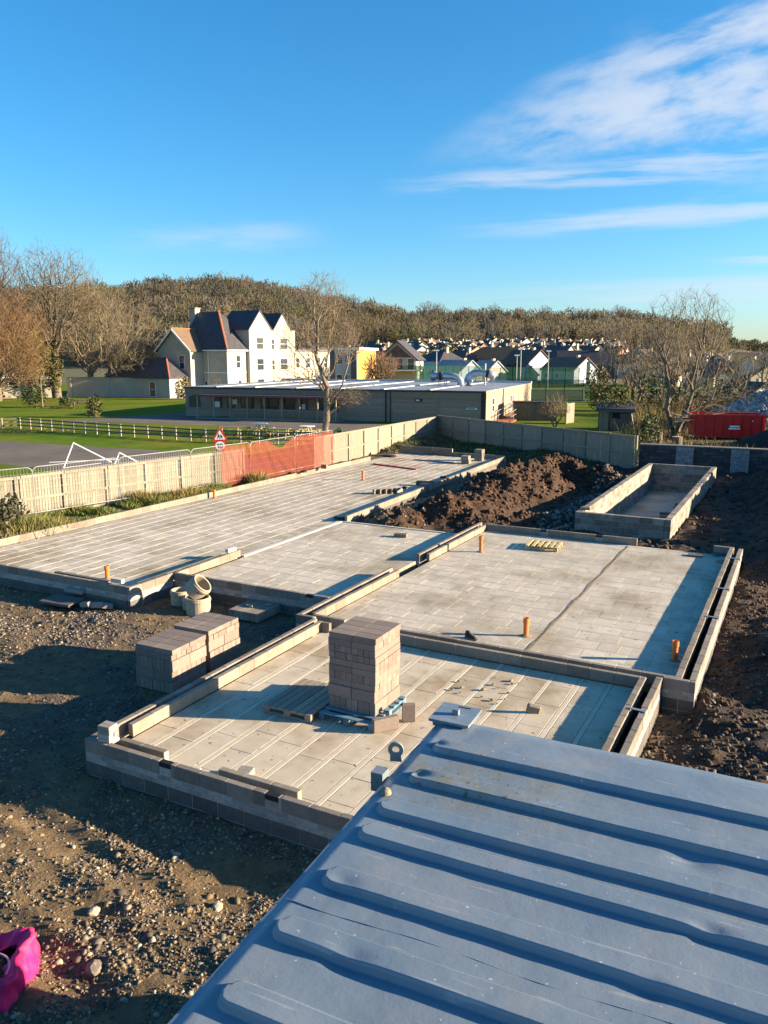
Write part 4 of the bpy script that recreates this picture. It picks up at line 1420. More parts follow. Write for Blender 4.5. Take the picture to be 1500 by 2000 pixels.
def grow(seed, H, trunk_h, env, N, rt=.012, lean=(0, 0), kpath=.55, twigs=3, tlen=.06, tr=None, stems=1, droop=0.0):
    """bare tree: limbs reach out to points spread through the crown's volume, thickest where most twigs hang on them"""
    rg = np.random.default_rng(seed)
    pts = []
    wts = np.array([e[6] for e in env], float)
    wts /= wts.sum()
    for e, w in zip(env, wts):
        m = int(N * w)
        d = rg.normal(size=(m, 3))
        d /= np.linalg.norm(d, axis=1)[:, None]
        q = rg.uniform(0, 1, (m, 1)) ** (1 / 2.4)
        pts.append(np.array(e[:3]) + d * q * np.array(e[3:6]) * (1 + .16 * np.sin(3 * d[:, :1] * 2 + seed) * np.cos(4 * d[:, 1:2] + seed)))
    P = np.concatenate(pts) * H
    P = P[P[:, 2] > .03 * H]
    root = np.array([0, 0, trunk_h * H * .8])
    P = P[np.argsort(np.linalg.norm(P - root, axis=1) * rg.uniform(.8, 1.2, len(P)))]
    cap = len(P) * 6 + 200
    X, par, plen = np.zeros((cap, 3)), np.full(cap, -1), np.zeros(cap)
    X[0] = (0, 0, -.15)
    n = 1
    first = []
    for sidx in range(stems):
        prev = 0
        a = sidx * 6.283 / stems + seed
        for k in range(1, 9):
            f = k / 8
            X[n] = (lean[0] * H * f + rg.normal(0, .006) * H + (math.cos(a) * .10 * H * f if stems > 1 else 0), lean[1] * H * f + rg.normal(0, .006) * H + (math.sin(a) * .10 * H * f if stems > 1 else 0), trunk_h * H * f)
            par[n], plen[n] = prev, plen[prev] + np.linalg.norm(X[n] - X[prev])
            prev = n
            n += 1
    ntr = n
    step = .055 * H
    for p in P:
        d = np.linalg.norm(X[2:n] - p, axis=1)
        i = int(np.argmin(d + kpath * plen[2:n])) + 2
        L_ = d[i - 2]
        m = max(1, int(L_ / step))
        prev = i
        a = X[i].copy()
        for k in range(1, m + 1):
            f = k / m
            q = a + (p - a) * f
            q[2] += (.10 - droop) * L_ * f * (1 - f)
            q += rg.normal(0, .06, 3) * step * (f < 1)
            X[n] = q
            par[n], plen[n] = prev, plen[prev] + np.linalg.norm(q - X[prev])
            prev = n
            n += 1
            if n >= cap - 5:
                break
        if n >= cap - 5:
            break
    X, par = X[:n], par[:n]
    cnt = np.zeros(n)
    haschild = np.zeros(n, bool)
    haschild[par[1:]] = True
    cnt[~haschild] = 1
    for i in range(n - 1, 0, -1):
        cnt[par[i]] += cnt[i]
    r = rt * cnt ** .42
    if tr:
        r *= 1 + (tr / r[1] - 1) * np.clip(cnt / cnt[1], 0, 1) ** .35
    ii = np.arange(1, n)
    segs = np.concatenate([X[par[ii]], X[ii], np.minimum(r[par[ii]], r[ii] * 1.6)[:, None], r[ii][:, None]], 1)
    istr = ii < ntr
    tips = np.where(~haschild)[0]
    tw = []
    for k in range(twigs):
        b = tips if k < 2 else ii
        d = X[b] - X[par[b]]
        d /= np.maximum(np.linalg.norm(d, axis=1), 1e-5)[:, None]
        dd = d + rg.normal(0, .55, d.shape) + np.array([0, 0, .25 - droop])
        dd /= np.linalg.norm(dd, axis=1)[:, None]
        e = X[b] + dd * (tlen * H * rg.uniform(.5, 1.3, len(b)))[:, None]
        tw.append(np.concatenate([X[b], e, np.full((len(b), 1), rt * .75), np.full((len(b), 1), rt * .35)], 1))
    return segs[istr], np.concatenate([segs[~istr]] + tw)


def tree(name, label, loc, seed, H, trunk_h, env, N, bark='bark', tint=(.20, .155, .105), group=None, cat='tree', rz=0.0, **kw):
    tr, br = grow(seed, H, trunk_h, env, N, **kw)
    t = thing(name, label, cat, loc, rz, group)
    v, f = seg_mesh(tr, 9)
    ob('trunk', np_mesh('trunk', v, f, M[bark], smooth=True), t)
    big = br[:, 6] > .05
    vs_, fs_, cs_, o_ = [], [], [], 0
    rg = np.random.default_rng(seed)
    bc = np.array({'bark': (.15, .118, .083), 'bark_pale': (.235, .18, .13)}[bark])
    for sel, n in ((big, 6), (~big, 3)):
        if sel.sum():
            v, f = seg_mesh(br[sel], n)
            vs_.append(v)
            fs_.append(f + o_)
            o_ += len(v)
            w = np.clip(br[sel][:, 6] / .07, 0, 1)[:, None]
            c = np.array(tint) * rg.uniform(.75, 1.25, (sel.sum(), 1)) * (1 - w) + bc * w
            cs_.append(np.repeat(c, 2 * n, 0))
    ob('crown', np_mesh('crown', np.concatenate(vs_), np.concatenate(fs_), M['twig'], smooth=True, col=np.concatenate(cs_)), t)
    return t


# crowns as ellipsoids in units of tree height: cx, cy, cz, rx, ry, rz, weight (x is towards the right of the view after rz=YAW)
tree('bare_tree', 'tall bare street tree in front of the timber building veranda', V(-4.55, 63.7, LZ), 5, 12.6, .34,
     [(-.02, 0, .84, .16, .16, .15, 1.0), (-.12, 0, .60, .20, .2, .15, .6), (.13, 0, .58, .14, .16, .14, .5), (-.16, 0, .38, .22, .2, .09, .3), (.14, 0, .25, .14, .12, .07, .5)], 1500, 'bark_pale', (.235, .185, .13), rz=YAW, rt=.009, tlen=.04, tr=.27)
GL = 'big bare trees on the left lawn'
tree('bare_tree', 'broad bare tree with ivy on its trunk at the left lawn', V(-49.0, 121.0, LZ), 14, 22.0, .30,
     [(.02, 0, .72, .34, .30, .28, 1.0), (-.12, 0, .46, .22, .2, .16, .5)], 3000, 'bark', (.20, .168, .115), GL, rz=YAW, rt=.016, tlen=.035, tr=.7)
tree('bare_tree', 'rounded bare tree nearest the white house on the left lawn', V(-45.6, 126.0, LZ), 23, 17.5, .26,
     [(.20, 0, .55, .45, .42, .38, 1.0), (.40, 0, .32, .24, .25, .16, .35), (0, 0, .82, .26, .26, .18, .35)], 3400, 'bark_pale', (.26, .215, .125), GL, rz=YAW, rt=.015, tlen=.045, tr=.55, droop=.10)
tree('bare_tree', 'tall bare tree cut by the left edge of the lawn', V(-59.5, 118.0, LZ), 31, 24.5, .25,
     [(.05, 0, .70, .34, .30, .30, 1.0), (.10, 0, .45, .3, .25, .18, .5)], 3000, 'bark', (.22, .175, .14), GL, rz=YAW, rt=.016, tlen=.035, tr=.6)
tree('bare_tree', 'russet drooping tree at the left edge of the lawn', V(-53.5, 112.0, LZ), 42, 16.5, .22,
     [(-.02, 0, .58, .46, .38, .40, 1.0), (.22, 0, .36, .22, .2, .24, .4)], 3400, 'bark', (.30, .175, .08), GL, rz=YAW, rt=.014, tlen=.05, tr=.38, droop=.35)
tree('bare_tree', 'russet bushy tree between the ivy tree and the left edge', V(-56.5, 119.0, LZ), 44, 15.0, .22,
     [(.10, 0, .60, .42, .38, .36, 1.0)], 2600, 'bark', (.27, .165, .085), GL, rz=YAW, rt=.015, tlen=.05, tr=.38, droop=.2)
GR = 'bare trees of the thicket behind the stone wall'
tree('bare_tree', 'large many stemmed bare tree behind the stone wall by the red skip', V(22.9, 63.0, LZ), 57, 11.4, .22,
     [(.06, 0, .80, .28, .26, .20, 1.0), (.10, 0, .50, .38, .3, .22, .9), (.32, 0, .26, .26, .2, .14, .45), (-.18, 0, .62, .14, .14, .2, .3)], 1000, 'bark', (.175, .145, .10), GR, rz=YAW, rt=.0085, tlen=.05, tr=.21, stems=4)
for i, (r, d, h, sd_, tn, lb) in enumerate(((29.0, 92, 7.0, 61, (.19, .16, .11), 'bare thicket tree left of the large many stemmed tree'), (34.0, 98, 9.5, 62, (.19, .16, .115), 'bare ivy stemmed thicket tree nearest the court fence'),
                                            (39.5, 108, 9.5, 63, (.255, .21, .13), 'pale bare thicket tree behind the large many stemmed tree'), (49.0, 112, 8.0, 64, (.235, .195, .12), 'bare thicket tree rising right of the large many stemmed tree'),
                                            (33.0, 112, 11.0, 65, (.20, .165, .12), 'tallest bare thicket tree behind the court fence end'), (57.0, 120, 8.0, 66, (.245, .20, .12), 'rounded bare thicket tree at the right'))):
    tree('bare_tree', lb, V(r, d, LZ), sd_, h, .2, [(0, 0, .64, .32, .30, .34, 1.0)], 600, 'bark', tn, GR, rz=YAW, rt=.012, tlen=.055, tr=.16, stems=3)  # twig tints made paler for the haze over these farther trees
tree('bare_tree', 'small russet ornamental tree on the grass beside the court', V(-1.0, 148.0, LZ), 71, 7.0, .2, [(.05, 0, .62, .5, .45, .36, 1)], 700, 'bark', (.36, .185, .085), rz=YAW, rt=.03, tlen=.07, stems=3)
tree('bare_tree', 'small multi stemmed garden tree behind the timber fence', V(14.6, 68.5, LZ), 73, 3.1, .2, [(0, 0, .62, .42, .4, .36, 1)], 350, 'bark_pale', (.21, .15, .095), rz=YAW, rt=.010, tlen=.08, stems=4)


# leafy shrubs: many small leaf faces round a few stems
def leaves(center, rad, n, size, cols, rg, squash=1.0, shell=.35):
    d = rg.normal(size=(n, 3))
    d /= np.linalg.norm(d, axis=1)[:, None]
    r = (shell + (1 - shell) * rg.uniform(0, 1, (n, 1)) ** .5) * (1 + .22 * np.sin(d[:, :1] * 5 + d[:, 1:2] * 4))
    p = np.asarray(center) + d * r * np.asarray(rad)
    a, b = rg.normal(size=(n, 3)), rg.normal(size=(n, 3))
    a /= np.linalg.norm(a, axis=1)[:, None]
    b /= np.linalg.norm(b, axis=1)[:, None]
    s = size * rg.uniform(.6, 1.4, (n, 1))
    v = np.stack([p - a * s, p + b * s * .45, p + a * s, p - b * s * .45], 1).reshape(-1, 3)
    f = np.arange(4 * n).reshape(n, 4)
    c = np.asarray(cols)[rg.integers(0, len(cols), n)] * rg.uniform(.7, 1.25, (n, 1))
    return v, f, np.repeat(c, 4, 0)


GREEN = [(.06, .085, .02), (.045, .065, .018), (.09, .105, .025), (.035, .05, .018)]
OLIVE = [(.11, .11, .03), (.08, .085, .025), (.15, .135, .04), (.055, .06, .02)]
OCHRE = [(.22, .16, .06), (.17, .12, .045), (.12, .10, .03), (.26, .20, .09)]


def shrub(name, label, loc, rad, n, size, cols, seed, group=None, cat='shrub', stem=True, cz=None):
    rg = np.random.default_rng(seed)
    t = thing(name, label, cat, loc, 0, group)
    cz = rad[2] if cz is None else cz
    v, f, c = leaves((0, 0, cz), rad, n, size, cols, rg)
    ob('foliage', np_mesh('foliage', v, f, M['leafy'], col=c), t)
    if stem:
        b = MB()
        for k in range(4):
            a = k * 1.6 + .3
            b.tube([(0.05 * math.cos(a), .05 * math.sin(a), -.1), (rad[0] * .25 * math.cos(a), rad[1] * .25 * math.sin(a), cz * .6), (rad[0] * .5 * math.cos(a), rad[1] * .5 * math.sin(a), cz * 1.1)], .03 + .01 * rad[2], 5, .01)
        b.build('stem', M['bark'], t)
    return t


shrub('shrub', 'round green shrub on the lawn edge by the tarmac', V(-29.6, 82.4, LZ), (.85, .85, 1.15), 900, .14, OLIVE, 81)
shrub('shrub', 'dark bush beside the thin pale sapling on the lawn', V(-42.6, 98.5, LZ), (1.6, 1.5, 1.3), 1100, .16, GREEN, 82)
shrub('shrub', 'small dark bush right of the leaf pile on the lawn', V(-39.2, 99.5, LZ), (.9, .9, .7), 500, .14, GREEN, 83)
shrub('shrub', 'olive bush at the corner of the white house', V(-29.0, 117.0, LZ), (1.2, 1.2, 1.6), 700, .2, OCHRE + OLIVE, 84)
shrub('ivy_tree', 'yellow green ivy bush against the ivy covered trunk', V(-50.5, 117.0, LZ), (3.2, 2.4, 3.8), 2600, .22, OLIVE, 85, cz=6.0)
shrub('ivy_tree', 'ivy growing on the trunk of the broad bare tree', V(-49.0, 120.7, LZ), (1.5, 1.3, 3.6), 1500, .2, OLIVE, 86, cz=4.4)
for i, (r, d, rx, rz_, col, lb) in enumerate(((29.5, 86, 2.4, 2.3, GREEN, 'dark evergreen bush below the thicket trees, left'), (34.5, 84, 3.0, 2.2, GREEN, 'dark evergreen bush below the thicket trees, middle'),
                                              (27.5, 104, 1.6, 2.6, OCHRE + OLIVE, 'yellow brown bush at the end of the court fence'), (25.8, 92, 2.4, 1.5, OLIVE + OCHRE, 'olive bramble clump beyond the old shed'),
                                              (40, 82, 2.6, 1.6, OCHRE + GREEN, 'mixed brown bush right of the evergreen bushes'), (47, 92, 3.5, 2.0, GREEN, 'dark green hedge at the right edge'))):
    shrub('shrub', lb, V(r, d, LZ), (rx, rx * .8, rz_), 1500, .17, col, 90 + i, 'bushes of the thicket behind the stone wall')
for i, (r, d, rx, rz_, lb) in enumerate(((10.5, 215, 4.0, 3.4, 'dark conifer hedge between the first far houses'), (20.0, 262, 6.0, 4.5, 'round evergreen tree above the first far houses'), (46, 205, 3.2, 2.6, 'palm like green bush by the pale blue house'),
                                         (6.0, 180, 3.0, 3.0, 'tall dark green garden shrub beside the balcony house'), (33, 196, 3.4, 2.4, 'brown garden tree in front of the red roofed house'), (36, 215, 2.8, 2.6, 'olive garden tree behind the court'))):
    shrub('shrub', lb, V(r, d, float(land_h(r, d)) - .2), (rx, rx * .8, rz_), 900, .5, OCHRE + OLIVE if 'brown' in lb else GREEN + OLIVE, 110 + i, 'garden shrubs among the far houses')


def strokes(n, base, H, cols, rg, w=.2, k=70, wide=.40):
    """n bare crowns of thin twig faces lying roughly along each rounded crown's surface: base (n,3), H (n,)"""
    d = rg.normal(size=(n, k, 3))
    d /= np.linalg.norm(d, axis=2)[..., None]
    rr = rg.uniform(.45, 1.0, (n, k, 1)) ** .6
    asp = rg.uniform(.8, 1.25, (n, 1, 1))
    p = d * rr * np.concatenate([np.full((n, 1, 2), wide) * asp, np.full((n, 1, 1), .40)], 2)
    p[..., 2] += .60
    p = p * H[:, None, None]
    nn = d + rg.normal(0, .95, (n, k, 3))
    al = np.cross(nn, rg.normal(size=(n, k, 3)) * np.array([1, 1, .35]))
    al /= np.maximum(np.linalg.norm(al, axis=2), 1e-6)[..., None]
    al = al + d * .35 + np.array([0, 0, .5])
    sd_ = np.cross(al, nn)
    sd_ /= np.maximum(np.linalg.norm(sd_, axis=2), 1e-6)[..., None]
    ll = (rg.uniform(.03, .085, (n, k, 1)) * H[:, None, None])
    ww = (w * rg.uniform(.6, 1.5, (n, k, 1)) * (H[:, None, None] / 10))
    p[:, :3] = np.stack([rg.normal(0, .02, (n, 3)), rg.normal(0, .02, (n, 3)), np.full((n, 3), .25)], 2) * H[:, None, None]
    al[:, :3] = np.array([0, 0, 1.])
    ll[:, :3] = .27 * H[:, None, None]
    v = np.stack([p - al * ll - sd_ * ww, p - al * ll + sd_ * ww, p + al * ll + sd_ * ww * .4, p + al * ll - sd_ * ww * .4], 2) + base[:, None, None]
    c = cols[:, None, None, :] * rg.uniform(.92, 1.08, (n, k, 1, 1)) * np.ones((1, 1, 4, 1))
    m = n * k
    return v.reshape(-1, 3), np.arange(4 * m).reshape(m, 4), c.reshape(-1, 3)


def build_wood():
    rg = np.random.default_rng(5)
    n = 4300
    R, D = rg.uniform(-330, 300, n), rg.uniform(262, 640, n)
    left = smooth(-R / D, .02, .12)
    start = 438 - 165 * left
    keep = (D > start) & (np.interp(R * 600 / D, RIDGE_R, RIDGE_Z) > 12)
    R, D = R[keep], D[keep]
    Z = land_h(R, D)
    base = np.stack([R * CYW - D * SYW, R * SYW + D * CYW, Z - .5], -1)
    pal = np.array([(.165, .132, .078), (.15, .125, .08), (.14, .12, .09), (.185, .15, .085), (.12, .11, .08), (.155, .115, .075), (.12, .115, .058)]) * 1.12
    pick = (fbm(R, D, .018, 3, 301) * 9 + rg.uniform(-1.2, 1.2, len(R))).astype(int) % len(pal)
    pal = pal * np.array([.96, 1.0, 1.08])
    cl = (.72 + .6 * fbm(R, D, .022, 3, 340))[:, None] * (1 + .25 * (fbm(R, D, .006, 2, 344) - .5))[:, None]
    H = rg.uniform(9, 16, len(R)) * (1 + .25 * (D > 560))
    v, f, c = strokes(len(R), base, H, pal[pick] * cl, rg, w=.17, k=130)
    tag(ob('bare_wood', np_mesh('bare_wood', v, f, M['wood_twig'], col=c)), kind='stuff')
    # a belt of trees right across the far distance
    n = 900
    R = rg.uniform(180, 620, n)
    D = rg.uniform(620, 900, n)
    Z = land_h(R, D)
    base = np.stack([R * CYW - D * SYW, R * SYW + D * CYW, Z - 1], -1)
    v, f, c = strokes(n, base, rg.uniform(7, 12, n), np.array([(.10, .10, .065)]) * np.ones((n, 1)), rg, w=.5)
    tag(ob('distant_wood', np_mesh('distant_wood', v, f, M['wood_twig'], col=c)), kind='stuff')
    # skyline trees one can count
    for i, (px, h) in enumerate(((690, 13), (722, 11), (760, 10), (832, 15), (856, 14), (908, 12), (962, 13), (1012, 11), (1062, 12), (1130, 11), (1205, 13), (1290, 10))):
        d = 606.0
        r = (px - 750) / 1591 * d
        z = float(land_h(r, d))
        tree('ridge_tree', 'bare round headed tree on the ridge skyline, ' + ('first', 'second', 'third', 'fourth', 'fifth', 'sixth', 'seventh', 'eighth', 'ninth', 'tenth', 'eleventh', 'last')[i] + ' from the left',
             V(r, d, z + 6.0), 400 + i, h * 1.25, .25, [(0, 0, .62, .42, .4, .36, 1)], 220, 'bark', (.155, .135, .115), 'bare trees on the ridge skyline', rz=i * 1.1, rt=.07, tlen=.09)


build_wood()


# ------------------------------------------------------------------ brambles, weeds and rough grass
def blades(pts, H, W, cols, rg, lean=.45):
    n = len(pts)
    a = rg.uniform(0, 6.283, n)
    s = np.stack([np.cos(a), np.sin(a), 0 * a], -1) * W[:, None]
    l = np.stack([rg.normal(0, lean, n), rg.normal(0, lean, n), np.ones(n)], -1) * H[:, None]
    v = np.stack([pts - s, pts + s, pts + l], 1).reshape(-1, 3)
    return v, np.arange(3 * n).reshape(n, 3), np.repeat(cols, 3, 0)


def weeds():
    rg = np.random.default_rng(9)
    # planted strip by the left fence
    n = 44000
    y = rg.uniform(13, 31, n)
    fx = np.interp(y, [p[1] for p in FL], [p[0] for p in FL])
    x = fx + .25 + rg.uniform(0, 1, n) ** 1.2 * (-22.3 - fx - .3)
    dn = fbm(x, y, .45, 3, 311)
    keep = (dn > .33 + .30 * smooth(y, 29, 33))
    x, y, dn = x[keep], y[keep], dn[keep]
    pal = np.array(OCHRE + OLIVE + [(.10, .15, .03), (.08, .12, .025)])
    c = 1.25 * pal[(dn * 22 + rg.uniform(-1.5, 1.5, len(x))).astype(int) % len(pal)] * rg.uniform(.8, 1.5, (len(x), 1))
    z = site_h(x, y)
    H = rg.uniform(.10, .38, len(x)) * (.5 + 1.6 * np.clip(dn - .33, 0, .4) / .3)
    v, f, c = blades(np.stack([x, y, z], -1), H, rg.uniform(.012, .035, len(x)), c, rg)
    tag(ob('weeds', np_mesh('weeds', v, f, M['grass'], col=c)), kind='stuff')
    # scrub behind the stone wall
    n = 30000
    r, d = rg.uniform(18, 52, n), rg.uniform(47, 112, n)
    k = (r / d > .295) & ~((r > 22.5) & (r < 29.5) & (d > 57) & (d < 62)) & (r / d < .55)
    r, d = r[k], d[k]
    dn = fbm(r, d, .16, 3, 321)
    k = dn > .36
    r, d, dn = r[k], d[k], dn[k]
    pal = np.array([(.25, .17, .07), (.19, .125, .055), (.14, .10, .05), (.24, .19, .07), (.12, .12, .03), (.30, .20, .09)])
    c = pal[(dn * 17 + rg.uniform(-1, 1, len(r))).astype(int) % len(pal)] * rg.uniform(.7, 1.3, (len(r), 1))
    H = rg.uniform(.3, 1.5, len(r)) * (.4 + 1.8 * np.clip(dn - .36, 0, .4)) * (1 + .5 * (d > 70))
    p = np.stack([r * CYW - d * SYW, r * SYW + d * CYW, np.full(len(r), LZ)], -1)
    v, f, c = blades(p, H, rg.uniform(.012, .04, len(r)), c, rg, .6)
    tag(ob('brambles', np_mesh('brambles', v, f, M['grass'], col=c)), kind='stuff')
    # rough grass by the back corner of the site and short tufts on the lawns nearest the fence
    n = 9000
    x, y = rg.uniform(-24, -10, n), rg.uniform(44.8, 54, n)
    k = (y < np.interp(x, [-24.1, -8.15], [54.3, 45.2])) & (fbm(x, y, .5, 3, 331) > .47)
    x, y = x[k], y[k]
    c = np.array(GREEN)[rg.integers(0, 4, len(x))] * 1.6
    v, f, c = blades(np.stack([x, y, site_h(x, y)], -1), rg.uniform(.08, .3, len(x)), rg.uniform(.012, .03, len(x)), c, rg)
    tag(ob('rough_grass', np_mesh('rough_grass', v, f, M['grass'], col=c)), kind='stuff')
    # fallen leaves round the left trees and under the veranda tree
    P, C = [], []
    for (rc, dc, rr, nn) in ((-41.0, 99.0, 3.2, 900), (-50, 114, 6, 700), (-8, 61.5, 7, 1300), (14.6, 68.0, 2.2, 600), (-30, 67.5, 4, 500)):
        a, q = rg.uniform(0, 6.28, nn), rr * np.sqrt(rg.uniform(0, 1, nn))
        r, d = rc + q * np.cos(a), dc + q * np.sin(a) * .6
        P.append(np.stack([r * CYW - d * SYW, r * SYW + d * CYW, np.full(nn, LZ + .02)], -1))
    P = np.concatenate(P)
    n = len(P)
    a = rg.normal(size=(n, 3)) * np.array([1, 1, .25]) * .08
    b = rg.normal(size=(n, 3)) * np.array([1, 1, .25]) * .06
    v = np.stack([P - a, P + b, P + a, P - b], 1).reshape(-1, 3)
    v[:, 2] = np.maximum(v[:, 2], LZ + .013)
    c = np.repeat(np.array([(.30, .17, .06), (.22, .12, .045), (.36, .24, .10)])[rg.integers(0, 3, n)], 4, 0)
    tag(ob('fallen_leaves', np_mesh('fallen_leaves', v, np.arange(4 * n).reshape(n, 4), M['grass'], col=c)), kind='stuff')


weeds()
# ------------------------------------------------------------------ fences
def bays(line, step, start=0.0, end=None):
    """split a polyline into bays: list of (p, q)"""
    pts = [Vector(p) for p in line]
    cum = [0.0]
    for a, b in zip(pts, pts[1:]):
        cum.append(cum[-1] + (b - a).length)
    end = cum[-1] if end is None else end

    def at_(s):
        for i in range(len(pts) - 1):
            if s <= cum[i + 1] or i == len(pts) - 2:
                return pts[i].lerp(pts[i + 1], (s - cum[i]) / (cum[i + 1] - cum[i]))
    n = max(1, round((end - start) / step))
    ss = [start + (end - start) * i / n for i in range(n + 1)]
    return [(at_(a), at_(b)) for a, b in zip(ss, ss[1:])], cum


def board_fence(label, line, zb, zt, start=0.0, end=None, single=0, side=1, last=True):
    """close boarded fence: posts, rails and boards; 'single' bays nearest get one object per board"""
    bl, cum = bays(line, 1.85, start, end)
    p0 = bl[0][0]
    t = thing('board_fence', label, 'fence', (p0.x, p0.y, zb))
    H = zt - zb
    post = bevblock(.11, .11, H + .03, M['fence_lit'], .01)
    brd = bevblock(.108, .02, H - .06, M['fence_lit'], .003)
    for i, (a, b) in enumerate(bl):
        d = b - a
        L_ = d.length
        ang = math.atan2(d.y, d.x)
        R_ = Matrix.Rotation(ang, 4, 'Z')

        def loc(x, y, z):
            q = R_ @ Vector((x, y, 0))
            return (a.x - p0.x + q.x, a.y - p0.y + q.y, z)
        jz = random.uniform(-.015, .015)
        ob('post', post, t, loc(-.055, -.055, jz), (0, 0, ang))
        for z in (H - .10, H * .47):
            b_ = MB().box(.06, -.045 * side - .02, 0, L_ - .06, -.045 * side + .02, .085)
            b_.build('rail', M['fence_lit'], t, loc(0, 0, z), (0, 0, ang))
        n = int((L_ - .12) / .112)
        if i < single:
            for k in range(n):
                ob('board', brd, t, loc(.06 + k * (L_ - .12) / n, -.01 + .02 * side, .03 + random.uniform(-.006, .006)), (0, 0, ang))
        else:
            b_ = MB()
            for k in range(n):
                x = .06 + k * (L_ - .12) / n
                b_.box(x, -.0 + random.uniform(0, .006), .03, x + .108, .02, H - .03)
            o = b_.build('boarding', M['fence_lit'], t, loc(0, -.01 + .02 * side, 0), (0, 0, ang))
            tag(o, kind='stuff')
        ob('cap_rail', MB().box(.055, -.05, 0, L_ - .055, .06, .03).mesh('cap_rail', M['fence_lit']), t, loc(0, 0, H - .012), (0, 0, ang))
    if last:
        a, b = bl[-1]
        d = b - a
        ob('post', post, t, (b.x - p0.x, b.y - p0.y, 0), (0, 0, math.atan2(d.y, d.x)))
    return t


FLsub = [(-28.6, 12.6), (-26.0, 19.0), (-24.0, 30.0), (-23.8, 38.0), (-24.1, 54.5)]
cumL = bays(FLsub, 1.85)[1]
board_fence('sunlit timber board fence left of the orange netting', FLsub, -.30, 1.48, 0.0, cumL[2] + 1.0, single=11, side=1)
board_fence('sunlit timber board fence right of the orange netting', FLsub, -.30, 1.50, cumL[3] - .9, cumL[4], side=1, last=False)
board_fence('shaded timber board fence across the back of the site', FR, -.30, 1.58, side=1)


def heras(label, a, b, net=None, group='mesh site fence panels'):
    a, b = Vector(a), Vector(b)
    d = b - a
    L_ = d.length
    t = thing('mesh_panel', label, 'fence panel', (a.x, a.y, -.15), math.atan2(d.y, d.x), group)
    H, rc = 1.98, .22
    pts = [(0, 0, 0.02), (0, 0, H - rc)] + [(rc - rc * math.cos(k * math.pi / 10), 0, H - rc + rc * math.sin(k * math.pi / 10)) for k in range(1, 6)]
    pts += [(L_ - q[0], 0, q[2]) for q in reversed(pts)]
    MB().tube(pts, .018, 6).build('frame', M['galv'], t)
    MB().tube([(0, 0, .25), (L_, 0, .25)], .018, 6).build('lower_rail', M['galv'], t)
    b_ = MB()
    for k in range(1, int(L_ / .12)):
        b_.bar((k * .12, 0, .25), (k * .12, 0, H - .03), .004, .004)
    for k in range(1, 6):
        b_.bar((0.02, .004, .25 + k * .30), (L_ - .02, .004, .25 + k * .30), .004, .004)
    tag(b_.build('wire_mesh', M['galv'], t), kind='stuff')
    for x in (0, L_):
        ob('foot', bevblock(.22, .5, .12, M['block_dark'], .02), t, (x - .11, -.25, -.08))
    if net:
        x0, x1, sag = net
        n, m_ = 40, 16
        V_, F_ = [], []
        for i in range(n + 1):
            s = i / n
            x = x0 + (x1 - x0) * s
            top = H - .05
            if sag:
                top -= sag * max(0, math.sin(math.pi * min(max((s - .35) / .6, 0), 1))) ** 1.5
            for j in range(m_ + 1):
                q = j / m_
                V_.append((x + .03 * math.sin(9 * q + 7 * s), -.035 - .03 * math.sin(8 * s * 3 + q * 5) * (1 - q * .5) - .02 * math.sin(31 * s + 12 * q), .08 + (top - .08) * q))
        for i in range(n):
            for j in range(m_):
                k = i * (m_ + 1) + j
                F_.append((k, k + m_ + 1, k + m_ + 2, k + 1))
        o = ob('safety_net', np_mesh('safety_net', V_, F_, M['orange_net'], smooth=True), t)
        tag(o, 'orange plastic safety netting')
    return t


bl, _ = bays([(-27.9, 13.2), (-25.5, 19.2), (-23.52, 30.0), (-23.32, 38.3)], 3.5)
names = ['first', 'second', 'third', 'fourth', 'fifth', 'sixth', 'seventh', 'eighth']
for i, (a, b) in enumerate(bl):
    k = len(bl) - 1 - i
    net, lb = None, 'bare mesh fence panel before the timber fence, %s back from the netting' % names[max(k - 3, 0)]
    if k == 0:
        net, lb = (0.0, (b - a).length, 0), 'mesh fence panel fully covered in orange netting'
    if k == 1:
        net, lb = (0.0, (b - a).length, .42), 'mesh fence panel with sagging orange netting'
    if k == 2:
        net, lb = (1.75, (b - a).length, 0), 'mesh fence panel half covered in orange netting by the road signs'
    heras(lb, a, b, net)


# post and rail fence on the lawn
def rail_fence(label, line):
    bl, _ = bays(line, 1.45)
    p0 = bl[0][0]
    t = thing('post_and_rail_fence', label, 'fence', (p0.x, p0.y, LZ))
    for a, b in bl + [(bl[-1][1], None)]:
        q = a - p0
        ob('post', bevblock(.11, .11, .98, M['rail_cap'], .015), t, (q.x - .05, q.y - .05, -.02), (0, 0, .4))
        if b is None:
            break
        e = b - p0
        for z in (.30, .58, .86):
            MB().bar((q.x, q.y, z), (e.x, e.y, z), .04, .10).build('rail', M['rail_wood'], t)  # rails in darker wood than the posts, standing in for their shade
    return t


rail_fence('dark post and rail fence with white posts across the lawn', [V(-31.6, 69.6).xy, V(-20.4, 62.6).xy, V(-12.3, 58.2).xy, V(-2.0, 55.8).xy])
rail_fence('short pale rail fence run meeting the corner at the left edge', [V(-31.7, 69.7).xy, V(-36.5, 67.0).xy])

# road signs behind the fence
sg = thing('road_sign', 'red triangle school sign above a red ring speed limit sign', 'road sign', V(-8.05, 39.2, LZ), YAW + .1)
MB().tube([(0, 0, 0), (0, 0, 2.75)], .03, 8).build('pole', M['galv'], sg)


def tri(r, y0, y1, z):
    pts = []
    for k in range(3):
        a = math.pi / 2 + k * 2 * math.pi / 3
        for j in range(5):
            bb = a - .5 + j * .25
            pts.append((r * .86 * math.cos(a) + r * .14 * math.cos(bb), z + r * .86 * math.sin(a) + r * .14 * math.sin(bb)))
    return MB().prism(list(reversed(pts)), y0, y1)


